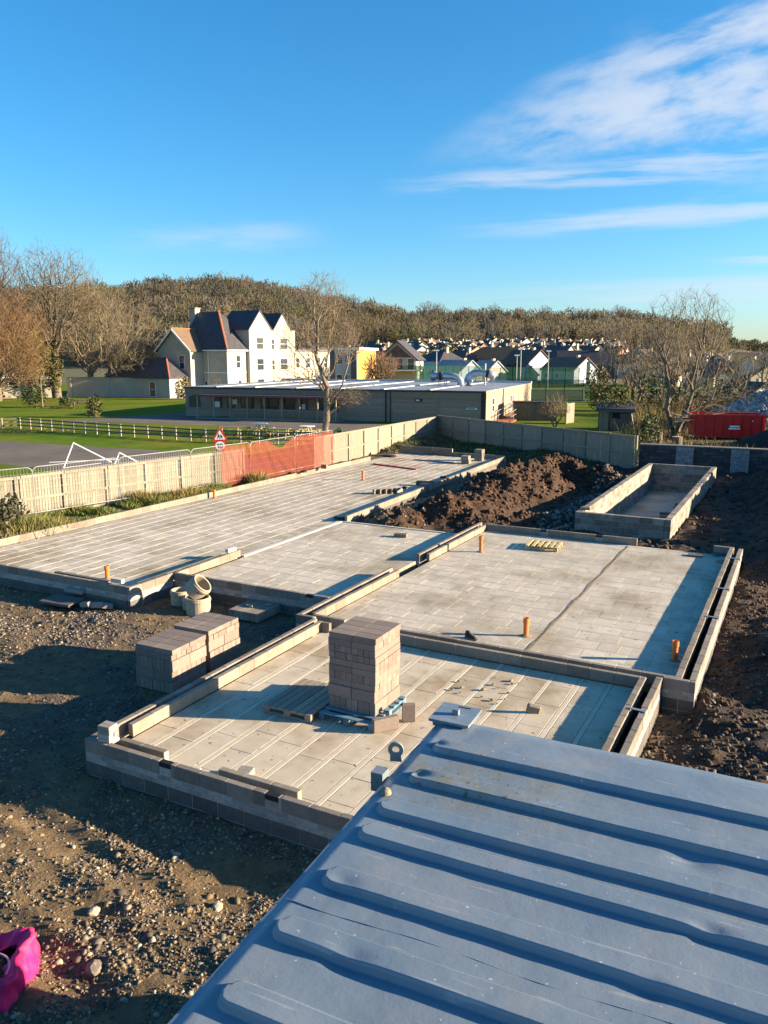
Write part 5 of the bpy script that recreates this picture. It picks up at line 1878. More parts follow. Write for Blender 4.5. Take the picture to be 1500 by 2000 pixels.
def disc(r, y0, y1, z, n=32):
    return MB().prism([(r * math.cos(-2 * math.pi * k / n), z + r * math.sin(-2 * math.pi * k / n)) for k in range(n)], y0, y1)


tp = tri(.40, -.045, -.035, 2.34).build('triangle_plate', M['sign_red'], sg)
tri(.285, -.0485, -.0455, 2.33).build('white_field', M['sign_white'], tp)
b = MB()
for (cx, s) in ((-.06, 1.0), (.07, .85)):
    z0 = 2.22
    b.prism([(cx + .030 * s * math.cos(-k * math.pi / 4), z0 + .215 * s + .030 * s * math.sin(-k * math.pi / 4)) for k in range(8)], -.0525, -.049)
    b.prism([(cx - .035 * s, z0 + .08 * s), (cx - .03 * s, z0 + .18 * s), (cx + .03 * s, z0 + .18 * s), (cx + .035 * s, z0 + .08 * s)], -.0525, -.049)
    b.prism([(cx - .035 * s, z0 + .08 * s), (cx - .005, z0 + .08 * s), (cx - .05 * s, z0), (cx - .08 * s, z0)], -.0525, -.049)
    b.prism([(cx + .005, z0 + .08 * s), (cx + .035 * s, z0 + .08 * s), (cx + .08 * s, z0), (cx + .05 * s, z0)], -.0525, -.049)
    b.prism([(cx + .03 * s, z0 + .17 * s), (cx + .03 * s, z0 + .14 * s), (cx + .09 * s, z0 + .10 * s), (cx + .095 * s, z0 + .125 * s)], -.0525, -.049)
b.build('walking_figures', M['sign_black'], tp)
rp = disc(.30, -.045, -.035, 1.86).build('round_plate', M['sign_red'], sg)
disc(.228, -.0485, -.0455, 1.86).build('white_field', M['sign_white'], rp)
b = MB().prism([(-.10, 1.74), (-.10, 1.93), (-.145, 1.90), (-.145, 1.935), (-.09, 1.98), (-.062, 1.98), (-.062, 1.74)], -.0525, -.049)
outer = [(.055 + .085 * math.cos(k * math.pi / 10), 1.86 + .122 * math.sin(k * math.pi / 10)) for k in range(20)]
inner = [(.055 + .045 * math.cos(k * math.pi / 10), 1.86 + .085 * math.sin(k * math.pi / 10)) for k in range(20)]
for k in range(20):
    j = (k + 1) % 20
    b.prism([outer[k], inner[k], inner[j], outer[j]], -.0525, -.049)
b.build('numeral_ten', M['sign_black'], rp)

# tipped white goal frames on the grass
for r, d, s, rz, lb in ((-17.9, 44.3, 1.0, .12, 'larger tipped white goal frame on the grass by the path'), (-14.6, 42.4, .78, .1, 'smaller tipped white goal frame with netting')):
    t = thing('goal_frame', lb, 'goal', V(r, d, LZ), YAW + rz, 'tipped white goal frames')
    MB().tube([(0, 0, .05), (.62 * s, 0, 1.45 * s)], .04, 7).build('post', M['white_paint'], t)
    MB().tube([(.62 * s, 0, 1.45 * s), (2.6 * s, 0, .35 * s)], .04, 7).build('crossbar', M['white_paint'], t)
    MB().tube([(0, 0, .05), (2.6 * s, .1, .35 * s)], .03, 7).build('ground_bar', M['white_paint'], t)
    MB().tube([(-.9 * s, .6, .3 * s), (2.9 * s, .6, .42 * s)], .03, 7).build('back_bar', M['white_paint'], t)
    if s < 1:
        b = MB()
        for k in range(9):
            q = k / 9
            b.tube([(.62 * s * q, 0, .05 + 1.4 * s * q), (.62 * s + 1.98 * s * q, 0, (1.45 - 1.1 * q) * s)], .006, 3)
            b.tube([(.62 * s + 1.98 * s * q, 0, (1.45 - 1.1 * q) * s), (2.6 * s * q, .1, .05 + .3 * s * q)], .006, 3)
        tag(b.build('goal_net', M['galv'], t), kind='stuff')


# picnic tables
def picnic(label, loc, rz, round_=True, dark=False, s=1.0):
    wood = M['rail_wood'] if dark else M['new_wood']
    t = thing('picnic_table', label, 'picnic table', loc, rz, 'picnic tables')
    if round_:
        MB().lathe([(.001, .76), (.55, .76), (.55, .72), (.001, .72)], 20).build('tabletop', M['white_paint'], t)
        for k in range(4):
            a = k * math.pi / 2
            c, q = math.cos(a), math.sin(a)
            MB().bar((.2 * c, .2 * q, .72), (.55 * c, .55 * q, 0), .07, .05).build('leg', wood, t)
            MB().bar((.1 * c, .1 * q, .38), (1.0 * c, 1.0 * q, .42), .06, .06).build('seat_arm', wood, t)
            MB().bar((.85 * c - .4 * q, .85 * q + .4 * c, .46), (.85 * c + .4 * q, .85 * q - .4 * c, .46), .24, .04).build('seat', wood, t)
            MB().bar((.9 * c, .9 * q, .42), (.95 * c, .95 * q, 0), .06, .06).build('leg', wood, t)
    else:
        for k in range(5):
            MB().box(-.85, -.36 + k * .15, .72, .85, -.36 + k * .15 + .135, .76).build('top_board', M['fence_lit'] if not dark else wood, t)
        for sy in (-1, 1):
            MB().box(-.85, sy * .72 - .14, .43, .85, sy * .72 + .14, .47).build('seat', wood, t)
        for sx in (-.6, .6):
            for sy in (-1, 1):
                MB().bar((sx, sy * .25, .72), (sx, sy * .68, 0), .05, .08).build('leg', wood, t)
            MB().box(sx - .03, -.8, .37, sx + .03, .8, .43).build('seat_arm', wood, t)
    t.scale = (s, s, s)
    return t


picnic('round white topped picnic table left of the bare tree, nearest the veranda', V(-10.0, 64.6, LZ), .3, True, s=1.15)
picnic('round picnic table just left of the bare tree trunk', V(-6.0, 62.6, LZ), .9, True, s=1.1)
picnic('flat picnic table behind the road signs', V(-12.1, 63.2, LZ), YAW + .1, False)
picnic('flat picnic table between the two round ones', V(-8.0, 61.2, LZ), YAW - .1, False)
picnic('dark picnic table far out on the sunny lawn', V(-36.3, 97.0, LZ), YAW, False, True, 1.3)

# staked young tree by the near left fence
t = thing('young_tree', 'staked young tree with dark leaves at the left end of the planted strip', 'tree', (-22.95, 17.0, -.2))
b = MB().tube([(0, 0, 0), (.02, .02, .6), (0, .05, 1.1)], .035, 7, .02)
b.build('trunk', M['bark_pale'], t)
for k in range(5):
    a = k * 1.3
    MB().tube([(.02, .02, .42), (.25 * math.cos(a), .25 * math.sin(a), .16), (.55 * math.cos(a), .55 * math.sin(a), -.05)], .02, 6).build('stake', M['pallet_wood'], t)
v, f, c = leaves((0, 0, 1.15), (.75, .75, .48), 600, .09, [(.05, .05, .03), (.075, .07, .035), (.04, .045, .02)], np.random.default_rng(77), shell=.2)
ob('crown', np_mesh('crown', v, f, M['leafy'], col=c), t)
tag(MB().tube([(0, 0, 0), (0, 0, .95)], .05, 8).build('white_post', M['white_paint'], None, (-23.1, 16.1, -.2)), 'white post cut by the left edge beside the young tree', 'post')
tp_ = thing('planter', 'small white planter with a green plant by the fence corner', 'planter', V(-3.3, 58.5, LZ), .3)
MB().box(-.4, -.3, 0, .4, .3, .5).build('box', M['white_paint'], tp_)
v, f, c = leaves((0, 0, .75), (.35, .3, .3), 160, .1, [(.07, .14, .03)], np.random.default_rng(78))
ob('plant', np_mesh('plant', v, f, M['leafy'], col=c), tp_)
sp = thing('sapling', 'thin pale pole sapling standing in the leaf pile on the lawn', 'sapling', V(-41.2, 97.2, LZ))
MB().tube([(0, 0, 0), (0, 0, 4.2)], .08, 6, .04).build('trunk', M['bark_pale'], sp)
b = MB()
for k in range(10):
    a = k * 2.4
    b.tube([(0, 0, 2 + k * .2), (.9 * math.cos(a), .9 * math.sin(a), 3.2 + k * .2)], .03, 4, .01)
b.build('crown', M['bark_pale'], sp)

# ------------------------------------------------------------------ dark stone wall, skip, heaps beyond it
t = thing('stone_wall', 'dark stone boundary wall with pale coping and two lighter piers', 'wall', (-8.0, 45.75, -.45), math.atan2(.9, 20))
MB().box(0, .03, 0, 18, .38, 1.50).build('core', M['stone_dark'], t)
for row in range(8):
    x = random.uniform(-.3, 0)
    z = row * .187
    while x < 9.5:
        w = random.uniform(.25, .75)
        a, b2 = max(x, 0), x + w - .012
        x += w
        if b2 - a < .08 or any(p - .02 < (a + b2) / 2 < p + .92 for p in (1.95, 4.70)):
            continue
        ob('stone', bevblock(round((b2 - a) * 12) / 12, .05, .175, M['stone_dark'], .012), t, (a, -.015 + random.uniform(-.012, .012), z))
for px_ in (1.95, 4.70):
    pr2 = MB().box(px_, -.10, 0, px_ + .90, .40, 1.49).build('pier', M['stone_pier'], t)
    for k in range(7):
        for j in range(2):
            ob('stone', bevblock(.43, .03, .195, M['stone_pier'], .01), pr2, (px_ + .012 + j * .44 - (.0 if k % 2 else .0), -.118, .05 + k * .205))
for k in range(20):
    ob('coping_stone', bevblock(.885, .50, .07, M['coping'], .012), t, (k * .9, -.04, 1.502))

sk = thing('skip', 'red waste skip with ribbed sides beyond the stone wall', 'skip', V(23.4, 60.3, LZ + .25), YAW - .16)
L_, H_, W_ = 4.9, 1.62, 2.3
b = MB()
b.add([(0, 0, 0), (L_, 0, 0), (L_ + .12, 0, H_), (-.12, 0, H_), (0, W_, 0), (L_, W_, 0), (L_ + .12, W_, H_), (-.12, W_, H_)],
      [(0, 1, 2, 3), (5, 4, 7, 6), (4, 0, 3, 7), (1, 5, 6, 2), (0, 4, 5, 1)])
b.build('body', M['red_paint'], sk)
for k in range(8):
    x = .12 + k * (L_ - .24) / 7
    MB().box(x - .05, -.075, .02, x + .05, -.002, H_ - .06).build('rib', M['red_paint'], sk)
MB().box(-.16, -.09, H_ - .10, L_ + .16, .05, H_ + .04).build('top_rim', M['red_paint'], sk)
MB().box(-.16, W_ - .05, H_ - .10, L_ + .16, W_ + .09, H_ + .04).build('top_rim', M['red_paint'], sk)
MB().box(.0, -.08, -.06, L_, .02, .04).build('bottom_rail', M['red_paint'], sk)
MB().box(2.45, -.088, .72, 3.15, -.078, .84).build('lettering_panel', M['sign_white'], sk)
MB().box(2.38, -.088, .56, 3.22, -.078, .66).build('lettering_panel', M['sign_white'], sk)
MB().box(4.0, -.088, 1.15, 4.08, -.078, 1.23).build('reflector', M['sign_white'], sk)
bp = thing('branch_pile', 'bare cut branches heaped on the end of the red skip', 'branches', V(23.6, 60.6, LZ + 1.6), YAW)
rd = random.Random(3)
bm_ = []
for k in range(60):
    p = Vector((rd.uniform(-1.8, 1.6), rd.uniform(-.6, .6), rd.uniform(-.9, .35)))
    q = p + Vector((rd.uniform(-1.4, 1.4), rd.uniform(-.5, .5), rd.uniform(-.5, .5)))
    bm_.append((*p, *q, .03, .012))
v, f = seg_mesh(bm_, 4)
ob('twigs', np_mesh('twigs', v, f, M['bark_pale']), bp)


def heap_mesh(name, label, cat, loc, rx, ry, h, m, seed, n=40):
    xs = np.linspace(-1, 1, n)
    X, Y = np.meshgrid(xs, xs)
    d = np.hypot(X, Y)
    Z = h * np.clip(1 - d, 0, 1) ** .8 + (fbm(X * 4, Y * 4, 1.0, 4, seed) - .5) * .5 * np.clip(1.2 - d, 0, 1) - .15 * (d > .95)
    idx = np.arange(n * n).reshape(n, n)
    f = np.stack([idx[:-1, :-1], idx[:-1, 1:], idx[1:, 1:], idx[1:, :-1]], -1).reshape(-1, 4)
    me = np_mesh(name, np.stack([X * rx, Y * ry, Z], -1).reshape(-1, 3), f, m, smooth=False)
    return tag(ob(name, me, None, loc), label, cat)


heap_mesh('rubble_heap', 'grey stone rubble heap behind the red skip', 'rubble heap', V(33.2, 70.0, LZ - .1), 6.2, 4.6, 3.3, M['rubble'], 91)
rg = np.random.default_rng(4)
a, q = rg.uniform(0, 6.28, 1500), np.sqrt(rg.uniform(0, 1, 1500))
hx, hy = q * np.cos(a), q * np.sin(a)
c0 = V(33.2, 70.0)
hz = LZ - .1 + 3.3 * np.clip(1 - q, 0, 1) ** .8 + (fbm(hx * 4, hy * 4, 1.0, 4, 91) - .5) * .5
stones('rubble_stones', None, np.stack([c0.x + hx * 6.2, c0.y + hy * 4.6, hz], -1), rg.uniform(.10, .30, 1500), np.array([(.27, .265, .26)]) * rg.uniform(.6, 1.3, (1500, 1)), M['stones'])
soilmat = mat('dark_soil', (.035, .027, .022), (.02, .016, .013), scale=1.5, bump=.05, bscale=6)
heap_mesh('soil_heap', 'dark soil heap in front of the red skip at the right edge', 'soil heap', V(28.6, 55.5, LZ - .1), 4.2, 3.0, 2.0, soilmat, 95)
for i, (r, d, h, s, lb) in enumerate(((19.7, 57.5, .9, .32, 'upper cut tree stump in the brambles behind the wall'), (20.0, 54.5, .8, .36, 'lower cut tree stump in the brambles behind the wall'))):
    t = thing('tree_stump', lb, 'stump', V(r, d, LZ), i, 'cut stumps behind the wall')
    MB().lathe([(s * 1.3, 0), (s, .25), (s * .95, h)], 12).build('trunk', M['bark'], t)
    MB().lathe([(s * .95, h), (.001, h + .02)], 12).build('cut_face', M['cut_wood'], t, rot=(0, .0, 0))
# ------------------------------------------------------------------ timber building
def win(parent, x, y, z, w, h, axis='x', frame='white_paint', bars=1, dep=.06, sgn=-1):
    """window on a wall face: frame, pane and glazing bar. axis 'x': in plane y=const facing sgn*y; 'y': in plane x=const facing sgn*x"""
    f = .07
    b = MB()
    if axis == 'x':
        y0, y1 = sorted((y, y + sgn * dep))
        for q in ((x, z, x + w, z + f), (x, z + h - f, x + w, z + h), (x, z + f, x + f, z + h - f), (x + w - f, z + f, x + w, z + h - f)):
            b.box(q[0], y0, q[1], q[2], y1, q[3])
        for k in range(1, bars + 1):
            zz = z + h * k / (bars + 1)
            b.box(x + f, y0, zz - .025, x + w - f, y1 - .005, zz + .025)
        fr = b.build('window', M[frame], parent)
        yp = y + sgn * .02
        MB().box(x + f, min(yp, y), z + f, x + w - f, max(yp, y), z + h - f).build('pane', M['glass'], fr)
    else:
        x0, x1 = sorted((x, x + sgn * dep))
        for q in ((y, z, y + w, z + f), (y, z + h - f, y + w, z + h), (y, z + f, y + f, z + h - f), (y + w - f, z + f, y + w, z + h - f)):
            b.box(x0, q[0], q[1], x1, q[2], q[3])
        for k in range(1, bars + 1):
            zz = z + h * k / (bars + 1)
            b.box(x0 + .005, y + f, zz - .025, x1 - .005, y + w - f, zz + .025)
        fr = b.build('window', M[frame], parent)
        xp = x + sgn * .02
        MB().box(min(xp, x), y + f, z + f, max(xp, x), y + w - f, z + h - f).build('pane', M['glass'], fr)
    return fr


def timber():
    th = math.radians(-20)
    t = thing('timber_building', 'long low timber clad school building with pale metal roof and veranda', 'building', V(-20.8, 84.4, LZ), YAW + th)
    L_, D_, H = 32.0, 24.0, 3.0
    MB().box(.05, .05, 0, L_ - .05, D_ - .05, H - .02).build('wall_core', M['timber_clad'], t)
    # horizontal boarding on the front and right walls
    nb = 13
    bh = (H - .75) / nb
    for k in range(nb):
        z = .06 + k * bh
        for x0, x1 in ((.0, 5.9), (5.9, 11.8), (11.8, 17.9), (17.9, 22.8), (22.8, 27.4), (27.4, L_ - .05)):
            MB().box(x0 + .03, .0, z, x1 - .03, .048, z + bh - .012).build('board', M['timber_clad'], t)
        for y0, y1 in ((.1, 7.5), (7.6, 16), (16.1, D_)):
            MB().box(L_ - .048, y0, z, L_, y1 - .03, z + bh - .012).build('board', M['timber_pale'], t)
    # fascia of short vertical boards under the roof edge
    b, b2 = MB(), MB()
    for k in range(int(L_ / .16)):
        b.box(k * .16 + .004, -.05, H - .68, k * .16 + .155, -.004, H - .10)
    o = b.build('fascia_boards', M['timber_clad'], t)
    tag(o, kind='stuff')
    for k in range(int(D_ / .16)):
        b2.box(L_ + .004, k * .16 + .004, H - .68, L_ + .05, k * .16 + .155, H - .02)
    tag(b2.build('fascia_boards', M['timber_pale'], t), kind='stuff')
    for x in (17.9, 22.8, 27.4):
        MB().box(x - .05, -.075, 0, x + .05, -.055, H - .1).build('cover_strip', M['timber_pale'] if x != 22.8 else M['dark_trim'], t)
    MB().box(22.3, -.16, 0, 22.42, -.08, H - .1).build('downpipe', M['dark_trim'], t)
    MB().box(L_ - .4, -.14, 0, L_ + .06, -.06, H - .14).build('corner_post', M['dark_trim'], t)
    MB().box(-.1, -.16, H - .10, L_ + .02, -.02, H + .02).build('gutter', M['dark_trim'], t)
    # roof with raised seams
    rf = MB().box(-.1, -.018, H - .018, L_ + .05, D_ + .1, H + .06).build('roof', M['roof_metal'], t)
    for x in (3.5, 8, 12.6, 17.2, 21.8, 26.4):
        MB().box(x, 0, H + .0605, x + .35, D_, H + .13).build('seam', M['roof_seam'], rf)
    MB().box(-.1, D_ - .3, H + .0605, L_ + .05, D_ + .1, H + .26).build('parapet', M['roof_seam'], rf)
    # veranda along the left two thirds
    cp_ = MB().box(2.6, -2.3, 2.28, 18.2, -.06, 2.36).build('canopy', M['canopy'], t)
    MB().box(2.5, -2.42, 2.20, 18.3, -2.31, 2.40).build('canopy_fascia', M['canopy'], t)
    xs = [2.9 + k * 1.9 for k in range(9)]
    for x in xs:
        MB().box(x - .055, -2.28, 0, x + .055, -2.17, 2.2).build('veranda_post', M['timber_pale'], t)
    for x0, x1 in zip(xs[2:], xs[3:]):
        rl = MB().box(x0 + .06, -2.25, .98, x1 - .06, -2.19, 1.04).build('handrail', M['timber_pale'], t)
        b = MB().box(x0 + .06, -2.245, .12, x1 - .06, -2.195, .17)
        for k in range(1, 14):
            xx = x0 + k * (x1 - x0) / 14
            b.box(xx - .016, -2.235, .17, xx + .016, -2.203, .98)
        tag(b.build('balusters', M['timber_pale'], rl), kind='stuff')
    MB().box(2.6, -2.3, -.02, 18.2, -.08, .10).build('deck', M['timber_clad'], t)
    for i, (x, w) in enumerate(((.5, 1.3), (3.4, 1.0), (5.0, .9), (6.6, 1.5), (8.9, 2.0), (11.5, 1.2), (13.2, .9), (15.4, 2.0))):
        win(t, x, -.004, .95, w, 1.15, 'x', 'grey_clad', 0)
    MB().box(3.6, -.10, 1.0, 4.2, -.07, 1.6).build('notice', M['sign_white'], t)
    MB().box(5.7, -.10, 1.35, 6.25, -.07, 1.85).build('notice', M['sign_white'], t)
    MB().box(13.5, -.10, 1.0, 13.9, -.07, 1.5).build('notice', M['sign_white'], t)
    win(t, L_ + .003, 2.6, .95, .95, 1.35, 'y', sgn=1)
    win(t, L_ + .003, 11.4, .7, .7, 1.5, 'y', sgn=1)
    win(t, L_ + .003, 12.4, .7, .7, 1.5, 'y', sgn=1)
    MB().box(L_ + .055, 7.4, 0, L_ + .16, 7.6, H).build('downpipe', M['render_white'], t)
    fl = MB().box(25.3, -.22, 2.02, 25.9, -.06, 2.24).build('floodlight', M['rubber'], t)
    MB().box(25.4, -.226, 2.06, 25.75, -.221, 2.18).build('lens', M['sign_white'], fl)
    sn = MB().box(30.2, -.085, 1.28, 31.3, -.065, 1.58).build('sign_plate', M['sign_green'], t)
    MB().box(30.25, -.089, 1.33, 31.25, -.0855, 1.53).build('sign_panel', M['sign_white'], sn)
    MB().box(30.35, -.0925, 1.38, 31.05, -.0895, 1.48).build('sign_print', M['sign_green'], sn)
    # roof ducts
    for k, (x, y, lb) in enumerate(((25.2, 11.0, 'left'), (27.2, 12.5, 'right'))):
        b = MB()
        if k == 0:
            pts = [(x + 1.6, y, H + .05), (x + 1.55, y, H + .6), (x + 1.2, y, H + .98), (x + .7, y, H + 1.1), (x - .9, y, H + 1.1)]
            b.tube(pts, .36, 14)
            b.tube([(x - .9, y, H + 1.1), (x - 1.6, y, H + 1.15)], [.36, .62], 4)
        else:
            pts = [(x, y, H + .05), (x, y, H + .5), (x + .15, y, H + 1.0), (x + .6, y, H + 1.35), (x + 1.3, y, H + 1.45), (x + 2.2, y, H + 1.3), (x + 2.9, y, H + 1.05)]
            b.tube(pts, [.55, .5, .46, .42, .38, .42, .42], 14)
        dk = b.build('duct', M['duct'], t, smooth=True)
        bb = MB()
        xs_ = (x - .8, x - .1) if k == 0 else (x + 2.0, x + 2.7)
        for xx in xs_:
            bb.box(xx - .03, y - .35, H + .061, xx + .03, y - .29, H + .9)
            bb.box(xx - .03, y + .29, H + .061, xx + .03, y + .35, H + .9)
        bb.build('duct_support', M['galv'], t)
        MB().tube([(xs_[0], y, H + 1.1 if k == 0 else H + 1.36), (xs_[0] + .3, y, H + 1.1 if k == 0 else H + 1.30)], .44, 14).build('duct_collar', M['dark_trim'], dk)
    MB().tube([(28.9, 13, H + .06), (28.9, 13, H + 2.4)], .09, 8).build('flue', M['galv'], t)
    # ramp with handrails down the right side
    MB().add([(L_ + .2, 3, .0), (L_ + 1.8, 3, .0), (L_ + 1.8, 13, .55), (L_ + .2, 13, .55), (L_ + .2, 3, -.05), (L_ + 1.8, 3, -.05), (L_ + 1.8, 13, -.05), (L_ + .2, 13, -.05)],
             [(0, 1, 2, 3), (5, 1, 0, 4), (1, 5, 6, 2), (2, 6, 7, 3), (0, 3, 7, 4)]).build('ramp', M['tile_red'], t)
    for xx in (L_ + .3, L_ + 1.75):
        for hh in (.95, .5):
            MB().tube([(xx, 2.6, hh), (xx, 13, hh + .55)], .035, 6).build('ramp_rail', M['galv'], t)
        for k in range(7):
            yy = 2.6 + k * 1.73
            MB().tube([(xx, yy, 0), (xx, yy, .95 + .55 * k / 6)], .035, 6).build('ramp_post', M['galv'], t)
    return t


timber()

# old shed, screen, brown storage block
sh = thing('old_shed', 'old grey shed with a slatted pallet door behind the back fence', 'shed', V(18.15, 68.0, LZ), YAW - .30)
MB().box(0, 0, 0, 2.7, 2.4, 1.75).build('wall', M['block_dark'], sh)
for k in range(7):
    for j in range(5):
        ob('block', bevblock(.34, .03, .18, M['block_dark'], .008), sh, (.92 + j * .35, -.022, .05 + k * .19))
rf = MB().add([(-.2, -.35, 1.62), (2.95, -.35, 1.55), (2.95, 2.6, 2.15), (-.2, 2.6, 2.2), (-.2, -.35, 1.90), (2.95, -.35, 1.84), (2.95, 2.6, 2.32), (-.2, 2.6, 2.36)],
              [(0, 3, 2, 1), (4, 5, 6, 7), (0, 1, 5, 4), (1, 2, 6, 5), (2, 3, 7, 6), (3, 0, 4, 7)]).build('roof', M['slate'], sh)
MB().box(-.22, -.40, 1.58, 2.97, -.355, 1.74).build('fascia', M['grey_clad'], rf)
for k in range(6):
    ob('door_slat', bevblock(.11, .03, 1.75, M['fence_lit'], .006), sh, (.1 + k * .125, -.20, .02), (-.09, 0, 0))
for z in (.3, .9, 1.5):
    MB().box(.1, -.15, z, .85, -.12, z + .09).build('door_batten', M['fence_lit'], sh)
MB().box(1.15, -.035, 1.05, 1.75, -.024, 1.5).build('window_hole', M['cavity'], sh)  # near-black plate on the wall stands in for an unlit opening
MB().bar((2.95, -.2, 0), (2.6, .1, 1.7), .10, .10).build('prop', M['fence_lit'], sh)
v, f, c = leaves((1.3, 1.2, 2.25), (1.9, 1.5, .35), 900, .10, OLIVE, np.random.default_rng(31), shell=.2)
ob('roof_ivy', np_mesh('roof_ivy', v, f, M['leafy'], col=c), sh)
sc_ = thing('screen_panel', 'pale timber screen panel standing on the grass by the old shed', 'screen', V(16.9, 74.2, LZ), YAW + .9)
for k in range(14):
    ob('board', bevblock(.105, .03, 1.85, M['fence_lit'], .004), sc_, (k * .11, 0, .05))
MB().box(-.1, -.01, 0, -.005, .09, 2.0).build('post', M['fence_lit'], sc_)
st = thing('timber_store', 'dark boarded timber enclosure beside the pale screen', 'enclosure', V(12.6, 78.6, LZ), YAW - .2)
MB().box(0, 0, 0, 4.2, 2.0, 1.75).build('wall', M['rail_wood'], st)
for k in range(20):
    ob('board', bevblock(.2, .025, 1.72, M['rail_wood'], .004), st, (k * .21, -.03, .02))
MB().box(-.1, -.1, 1.755, 4.3, 2.1, 1.82).build('roof', M['dark_trim'], st)
iv = shrub('ivy_hedge', 'narrow ivy hedge running back behind the end of the timber fence', V(20.6, 62.0, LZ), (.5, 7.5, 1.0), 2600, .11, OLIVE + GREEN, 131, cat='hedge', stem=False, cz=.7)
iv.rotation_euler = (0, 0, YAW - .26)


# ------------------------------------------------------------------ sports court fence
def court_fence(label, a, b, H, n, panel=True, posts='mesh_green', group='green court fences'):
    a, b = Vector(a), Vector(b)
    d = b - a
    t = thing('court_fence', label, 'fence', (a.x, a.y, LZ), math.atan2(d.y, d.x), group)
    L_ = d.length
    for k in range(n + 1):
        MB().box(k * L_ / n - .05, -.05, 0, k * L_ / n + .05, .05, H).build('post', M[posts], t)
    for k in range(n):
        MB().box(k * L_ / n + .06, -.012, .05, (k + 1) * L_ / n - .06, .012, H - .05).build('mesh_infill', M['mesh_panel'], t)
    for z in (H - .08, H * .5):
        MB().box(0, -.03, z, L_, .03, z + .05).build('rail', M['mesh_green'], t)
    return t


court_fence('green mesh court fence along the near left side', V(5.5, 139), V(17.5, 143), 4.5, 9)
court_fence('green mesh court fence along the far side', V(17.5, 158), V(38.5, 160), 4.0, 8)
court_fence('green mesh court fence behind the timber building roof', V(17.5, 113.0), V(27.6, 112.2), 3.0, 4)
court_fence('tall dense green court fence with grey posts at the right end', V(27.9, 111.8), V(38.0, 150.0), 5.4, 9, posts='galv')
for i, (r, d, h, lb) in enumerate(((8.9, 138, 7.0, 'thin lamp post left of the roof ducts'), (21.5, 128, 7.2, 'white lamp post just right of the roof ducts'), (24.5, 150, 6.2, 'lamp post in the middle of the court'), (31.5, 156, 7.0, 'lamp post near the right end of the court'))):
    t = thing('lamp_post', lb, 'lamp post', V(r, d, LZ), YAW, 'lamp posts round the court')
    MB().tube([(0, 0, 0), (0, 0, h)], .10, 7, .07).build('pole', M['galv'], t)
    MB().box(-.45, -.15, h, .45, .15, h + .22).build('lamp_head', M['white_paint'], t)


# ------------------------------------------------------------------ the big white house
def hip(b, x0, y0, x1, y1, z, zr, ra, rb, e=.35, t=.12):
    """hipped roof over a rectangle with ridge end points ra, rb (x,y) at height zr"""
    v = [(x0 - e, y0 - e, z), (x1 + e, y0 - e, z), (x1 + e, y1 + e, z), (x0 - e, y1 + e, z), (ra[0], ra[1], zr), (rb[0], rb[1], zr)]
    return b.add(v + [(q[0], q[1], z - t) for q in v[:4]], [(0, 1, 5, 4), (1, 2, 5), (2, 3, 4, 5), (3, 0, 4), (0, 6, 7, 1), (1, 7, 8, 2), (2, 8, 9, 3), (3, 9, 6, 0), (6, 9, 8, 7)])


def slab(b, p, t=.15):
    """thick sloped quad"""
    p = [Vector(q) for q in p]
    n = (p[1] - p[0]).cross(p[2] - p[0]).normalized() * t
    k = len(p)
    b.add(p + [q - n for q in p], [tuple(range(k)), tuple(reversed(range(k, 2 * k)))] + [(i, i + k, (i + 1) % k + k, (i + 1) % k) for i in range(k)])
    return b


